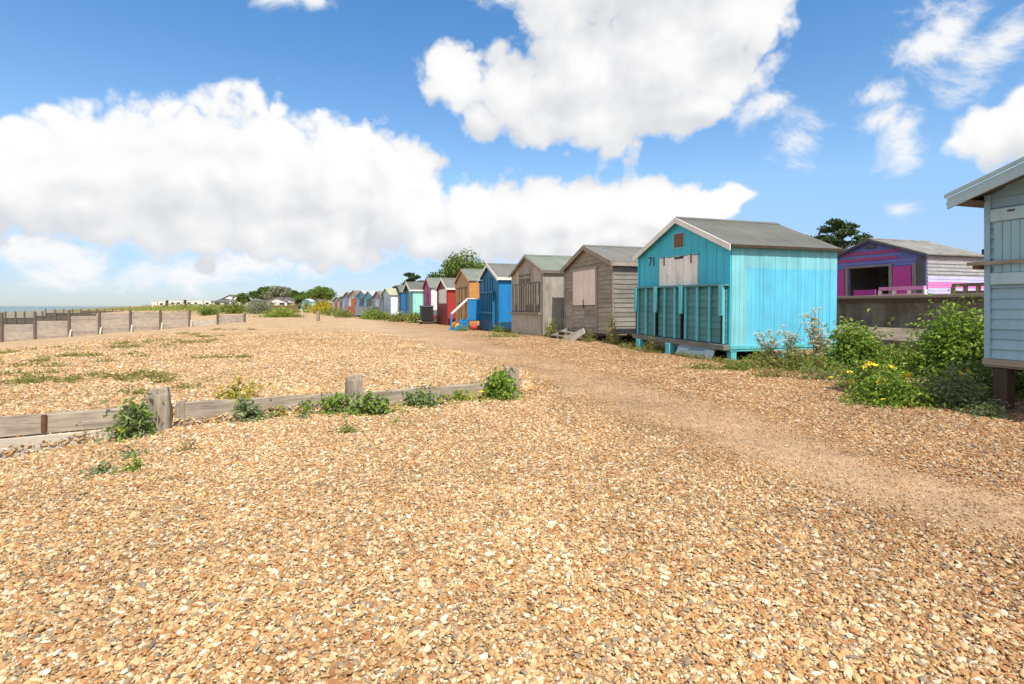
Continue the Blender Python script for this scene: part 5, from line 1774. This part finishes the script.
# ------------------------------------------------------------------ trees
def tree(name, label, loc, h, w, n_, leaf, mat, seed, trunk_h=0.3, clumps=16, conifer=False, mat2=None, group=None, sq=0.75):
    rng = np.random.default_rng(seed)
    rn_ = random.Random(seed)
    root = thing(name, label, "tree", tuple(loc), 0, group)
    tr = MB()
    th = h * trunk_h
    top = Vector((rn_.uniform(-.05, .05) * w, rn_.uniform(-.05, .05) * w, h * 0.8))
    tr.tube([(0, 0, -0.4), (0.03 * w, 0, th), (top.x * 0.6, top.y, h * 0.55), top], [h * 0.03, h * 0.022, h * 0.014, h * 0.004], 7)
    P, D = [], []
    per = n_ // clumps
    for i in range(clumps):
        if conifer:
            t = (i + 0.5) / clumps
            z = h * (0.12 + 0.84 * t)
            r_ = w / 2 * (1.05 - 0.80 * t ** 1.6) * rn_.uniform(0.4, 1.05)
            a = i * 2.4 + rn_.uniform(-.4, .4)
            c_ = Vector((math.cos(a) * r_, math.sin(a) * r_, z))
            cr = np.array([w * 0.135, w * 0.135, h * 0.042]) * rn_.uniform(0.7, 1.25)
        else:
            a = rn_.uniform(0, 6.28)
            el_ = rn_.uniform(-0.25, 1.0)
            rr_ = rn_.uniform(0.55, 1.0)
            cz = th + (h - th) * (0.42 + 0.46 * el_ * rr_)
            r_ = w / 2 * 0.72 * math.sqrt(max(0, 1 - max(0, el_) ** 2)) * rr_
            c_ = Vector((math.cos(a) * r_, math.sin(a) * r_, cz))
            cr = np.array([w * 0.20, w * 0.20, (h - th) * 0.17]) * rn_.uniform(0.7, 1.3)
        b = Vector((0, 0, min(h * 0.75, max(th * 0.8, c_.z - r_ * 0.6))))
        tr.tube([b, b.lerp(c_, 0.55) + Vector((0, 0, h * 0.015)), c_], [h * 0.011, h * 0.007, h * 0.002], 5)
        d = rng.normal(0, 1, (per, 3))
        d /= np.linalg.norm(d, axis=1)[:, None]
        lum = np.array([1 + 0.5 * mnoise.noise(Vector(q) * 2.0 + Vector((i * 3.1, 0, 0))) for q in d])
        rad = rng.uniform(0.2, 1, per) ** 0.45 * lum
        P.append(np.array(c_) + d * rad[:, None] * cr)
        D.append(d)
        if conifer:   # drooping outer sprays that break the outline
            k_ = per // 4
            t_ = rng.uniform(0.8, 1.5, k_)[:, None]
            P.append(np.array(c_) * np.array([1, 1, 0]) * (t_ - 1) * 0.6 + np.array(c_) + rng.normal(0, 0.03 * w, (k_, 3)) + np.array([0, 0, h * 0.03]) * (t_ - 1))
            D.append(d[:k_])
    tr.build('trunk', M_BARK, root, recalc=False)
    p, d = np.concatenate(P), np.concatenate(D)
    v, f = leaves_mesh(p, d + np.array([0, 0, 0.4]), leaf, 0.45, rng, 0.7)
    np_mesh('crown', v, f, mat, root)
    return root


def far_pt(px, d, z=None):
    x, y = xy(px, d)
    return Vector((x, y, gz(x, y) if z is None else z))


tree("macrocarpa_tree", "dark shaggy conifer rising between the turquoise hut and the striped chalet", far_pt(842, 44, 1.1), 7.3, 6.6, 8000, 0.26, L_PINE, 81, 0.15, 34, True)
tree("young_conifer", "small pointed conifer tip left of the dark shaggy conifer", far_pt(812, 47, 1.1), 5.3, 1.5, 1600, 0.26, L_PINE, 82, 0.15, 12, True)
tree("broadleaf_tree", "feathery tall tree behind the ochre and blue huts", far_pt(461, 72), 7.9, 6.8, 4000, 0.36, L_TREE, 83, 0.2, 30)
tree("broadleaf_tree", "shaggy dark tree behind the red hut", far_pt(440, 74), 6.3, 5.6, 3400, 0.36, L_PINE, 84, 0.2, 22)
tree("broadleaf_tree", "rounded green tree behind the bright blue hut", far_pt(478, 78), 6.9, 5.5, 2600, 0.36, L_TREE, 85, 0.3, 20)
tree("conifer_tree", "spiky dark conifer behind the mint hut", far_pt(414, 90), 7.0, 5.6, 4200, 0.42, L_PINE, 86, 0.15, 18, True)
tree("conifer_tree", "low dark conifer tip behind the navy hut", far_pt(401, 95), 5.3, 4.0, 2600, 0.42, L_PINE, 87, 0.15, 14, True)
tree("broadleaf_tree", "great dark round tree behind the white bungalow", far_pt(264, 175), 7.6, 10.5, 4200, 0.8, L_DARK, 88, 0.2, 20)
tree("broadleaf_tree", "grey green round tree joined to the great dark tree on its right", far_pt(281, 172), 7.8, 10.5, 4200, 0.8, L_GREYG, 89, 0.2, 20)
tree("broadleaf_tree", "lower dark tree right of the grey green round tree", far_pt(296, 170), 5.8, 6.0, 2200, 0.8, L_DARK, 90, 0.2, 12)
tree("broadleaf_tree", "domed yellow green tree above the yellow flowering bush", far_pt(322, 150), 6.7, 9.0, 4200, 0.6, L_TREE, 91, 0.2, 18)
tree("broadleaf_tree", "small dark green tree left of the domed yellow green tree", far_pt(306, 155), 4.2, 6.5, 2200, 0.7, L_TREE, 92, 0.2, 12)
tree("broadleaf_tree", "small round tree standing alone left of the great dark tree", far_pt(243, 175), 5.0, 4.6, 2000, 0.7, L_TREE, 93, 0.25, 12)
tree("broadleaf_tree", "low dark tree behind the white house far left", far_pt(227, 190), 3.7, 6.5, 1800, 0.8, L_DARK, 94, 0.2, 10)


# ------------------------------------------------------------------ far houses and caravans
CARW = painted_wood("caravan_cream", (0.70, 0.68, 0.60), 0.02, vary=0.04, dirt=0.1)
WHITEW = painted_wood("white_render", (0.74, 0.73, 0.71), 0.02, vary=0.03, dirt=0.1)
ROOF_G = roof_felt("grey_slate", (0.13, 0.13, 0.13), amt=0.2)
ROOF_B = roof_felt("brown_tile", (0.16, 0.095, 0.065), amt=0.2)


def caravan(label, px, d, L):
    p = far_pt(px, d)
    rt = thing("static_caravan", label, "caravan", tuple(p), R(12), "static caravans beyond the far beach")
    body = MB().prism([(-L / 2, 0.5), (L / 2, 0.5), (L / 2, 2.5), (L / 2 - 0.15, 2.72), (-L / 2 + 0.15, 2.72), (-L / 2, 2.5)], -1.5, 1.5)
    body.build('body', CARW, rt, bevel=0.05)
    MB().box(-L / 2 - 0.08, L / 2 + 0.08, -1.56, 1.56, 2.73, 2.83).build('roof', CARW, rt)
    for k_ in range(int(L / 2)):
        x = -L / 2 + 0.7 + k_ * 1.9
        MB().box(x, x + 1.0, -1.53, -1.48, 1.35, 2.1).build('window', M_GLASS, rt)
    MB().box(-L / 2 + 0.2, L / 2 - 0.2, -1.3, 1.3, 0, 0.5).build('skirt', M_DARK, rt)


for px, L, lb in ((156, 1.8, "smallest cream caravan, leftmost on the far skyline"), (163, 2.4, "short cream caravan second from the left on the far skyline"), (175.5, 7.0, "long white caravan between two dark posts on the far skyline"),
                  (191, 2.8, "cream caravan just right of the long white one"), (199, 3.6, "pale cream caravan fourth along the skyline from the left end"), (208.5, 2.4, "short caravan left of the beige pavilion")):
    caravan(lb, px, 200, L)
for px, lb in ((167, "dark pole left of the long white caravan"), (185, "dark pole right of the long white caravan")):
    po = MB().box(-0.35, 0.35, -0.3, 0.3, -0.5, 3.0).build("dark_pole", M_TARRED)
    po.location = far_pt(px, 196)
    tag(po, lb, "pole")


def house(label, px, d, w, dep, hw, hr, wallm, roofm, rz=0.0, gable=True, nwin=3, zb=0.0, name="house"):
    p = far_pt(px, d)
    rt = thing(name, label, "house", (p.x, p.y, p.z + zb), rz)
    wl_ = MB().box(-w / 2, w / 2, 0, dep, -0.5, hw)
    if gable:
        wl_.prism([(-w / 2, hw - 0.002), (w / 2, hw - 0.002), (0, hr)], 0, dep)
    wl_.build('wall', wallm, rt)
    if gable:
        for sg in (-1, 1):
            m = (hr - hw) / (w / 2)
            MB().prism([(sg * (w / 2 + 0.3), hw - 0.3 * m + 0.02), (0, hr + 0.02), (0, hr + 0.22), (sg * (w / 2 + 0.3), hw - 0.3 * m + 0.22)], -0.35, dep + 0.3).build('roof', roofm, rt)
    else:
        MB().add([(-w / 2 - .3, -.3, hw), (w / 2 + .3, -.3, hw), (w / 2 + .3, dep + .3, hw), (-w / 2 - .3, dep + .3, hw), (-w / 2 + 1, dep / 2, hr), (w / 2 - 1, dep / 2, hr)],
                 [(0, 1, 5, 4), (1, 2, 5), (2, 3, 4, 5), (3, 0, 4), (3, 2, 1, 0)]).build('roof', roofm, rt)
    for k_ in range(nwin):
        x = -w / 2 + w * (k_ + 0.5) / nwin
        MB().box(x - w / nwin * 0.25, x + w / nwin * 0.25, -0.06, 0.02, hw * 0.40, hw * 0.78).build('window', M_GLASS, rt)
    return rt


BEIGE = painted_wood("beige_render", (0.48, 0.42, 0.28), 0.03)
house("beige pavilion with dark openings right of the caravans", 222, 185, 6.0, 5, 1.9, 2.6, BEIGE, ROOF_G, R(8), False, 2, 0.4)
house("long white house with a hipped grey roof under the small round tree", 243, 180, 9.0, 6, 1.9, 2.5, WHITEW, ROOF_G, R(5), False, 3, 0.5)
house("white house with a grey gable roof on the skyline left of the small round tree", 230, 215, 6.0, 6, 2.7, 4.3, WHITEW, ROOF_G, R(10), True, 2, 0.8)
house("narrow white house end right of the gabled skyline house", 237, 214, 2.6, 6, 3.0, 4.4, WHITEW, ROOF_G, R(10), True, 1, 0.8)
house("white gabled bungalow in front of the great dark tree, left of its twin", 277, 150, 5.2, 7, 1.7, 2.7, WHITEW, ROOF_G, R(12), True, 2, 0.6, "bungalow")
house("white gabled bungalow in front of the great dark tree, right of its twin", 285.5, 151, 4.6, 7, 1.7, 2.7, WHITEW, ROOF_G, R(12), True, 2, 0.6, "bungalow")
house("low pale house with a dark brown roof behind the walking person", 296, 158, 7.5, 6, 1.6, 2.7, BEIGE, ROOF_B, R(6), False, 3, 0.5)
BRK = plain("red_brick", (0.26, 0.12, 0.08), 0.9, 0.3, 3)
x0, y0 = xy(272, 118)
x1, y1 = xy(300, 112)
bw_ = MB().beam((x0, y0, gz(x0, y0) + 0.6), (x1, y1, gz(x1, y1) + 0.6), 0.3, 1.6).build("garden_wall", BRK)
tag(bw_, "low red brick wall before the white bungalows", "wall")


# ------------------------------------------------------------------ the walking person
def person():
    p = far_pt(301, 80)
    mats_ = [plain("skin", (0.50, 0.30, 0.21), 0.6, 0.1), plain("teal_top", (0.015, 0.24, 0.29), 0.8, 0.1), plain("white_trousers", (0.72, 0.72, 0.72), 0.8, 0.08), plain("pale_shoes", (0.5, 0.45, 0.4), 0.7, 0.1)]
    J = {'pelvis': (0, 0, .92), 'waist': (0.02, 0, 1.05), 'chest': (0.05, 0, 1.27), 'neck': (0.07, 0, 1.43), 'chin': (0.09, 0, 1.50), 'head': (0.10, 0, 1.60), 'crown': (0.09, 0, 1.70),
         'shl': (0.05, .17, 1.38), 'ell': (-0.05, .22, 1.13), 'wrl': (0.08, .21, .92), 'hdl': (0.12, .20, .84), 'shr': (0.05, -.17, 1.38), 'elr': (0.06, -.23, 1.12), 'wrr': (0.20, -.20, .94), 'hdr': (0.25, -.18, .87),
         'hpl': (0, .09, .90), 'knl': (0.18, .10, .50), 'anl': (0.16, .10, .10), 'tol': (0.30, .11, .04), 'hpr': (0, -.09, .90), 'knr': (-.02, -.10, .49), 'anr': (-.30, -.10, .14), 'tor': (-.18, -.11, .04)}
    E = [('pelvis', 'waist'), ('waist', 'chest'), ('chest', 'neck'), ('neck', 'chin'), ('chin', 'head'), ('head', 'crown'), ('chest', 'shl'), ('shl', 'ell'), ('ell', 'wrl'), ('wrl', 'hdl'),
         ('chest', 'shr'), ('shr', 'elr'), ('elr', 'wrr'), ('wrr', 'hdr'), ('pelvis', 'hpl'), ('hpl', 'knl'), ('knl', 'anl'), ('anl', 'tol'), ('pelvis', 'hpr'), ('hpr', 'knr'), ('knr', 'anr'), ('anr', 'tor')]
    RAD = {'pelvis': .14, 'waist': .13, 'chest': .145, 'neck': .055, 'chin': .075, 'head': .095, 'crown': .06, 'shl': .065, 'ell': .045, 'wrl': .033, 'hdl': .035, 'shr': .065, 'elr': .045, 'wrr': .033, 'hdr': .035,
           'hpl': .10, 'knl': .065, 'anl': .045, 'tol': .04, 'hpr': .10, 'knr': .065, 'anr': .045, 'tor': .04}
    ks = list(J)
    me = bpy.data.meshes.new("person")
    me.from_pydata([J[k_] for k_ in ks], [(ks.index(a), ks.index(b)) for a, b in E], [])
    o = bpy.data.objects.new("person", me)
    C.objects.link(o)
    sk = o.modifiers.new('skin', 'SKIN')
    for i, k_ in enumerate(ks):
        me.skin_vertices[0].data[i].radius = (RAD[k_], RAD[k_])
    me.skin_vertices[0].data[0].use_root = True
    sb = o.modifiers.new('subsurf', 'SUBSURF')
    sb.levels = sb.render_levels = 2
    dg = bpy.context.evaluated_depsgraph_get()
    m2 = bpy.data.meshes.new_from_object(o.evaluated_get(dg))
    o.modifiers.clear()
    o.data = m2
    m2.materials.clear()
    for m_ in mats_:
        m2.materials.append(m_)
    for f in m2.polygons:
        c_ = f.center
        hand = abs(c_.y) > 0.15 and c_.z < 1.02
        f.material_index = 0 if (c_.z > 1.42 or hand) else (1 if c_.z > 0.92 else (2 if c_.z > 0.11 else 3))
        f.use_smooth = True
    o.location = p
    tag(o, "person walking on the far shingle in a teal top and white trousers", "person")
    # hair and face features
    bm_ = bmesh.new()
    bmesh.ops.create_icosphere(bm_, subdivisions=2, radius=0.108)
    hb = MB()
    hb.v = [(v.co.x * 1.05 + 0.075, v.co.y, v.co.z + 1.63) for v in bm_.verts]
    hb.f = [tuple(v.index for v in f.verts) for f in bm_.faces if f.calc_center_median().z > -0.02 or f.calc_center_median().x < -0.03]
    bm_.free()
    hb.build('hair', plain("dark_hair", (0.03, 0.02, 0.015), 0.6, 0.2), o, smooth=True)
    bg = MB()
    bg.prism([(-0.16, 1.0), (-0.10, 0.92), (-0.34, 0.92), (-0.40, 1.05), (-0.36, 1.38), (-0.24, 1.47), (-0.12, 1.43)], -0.17, 0.17)
    bp = bg.build("backpack", M_BLACK, bevel=0.04)
    bp.location = p
    tag(bp, "dark rucksack on the back of the walking person", "backpack")


person()
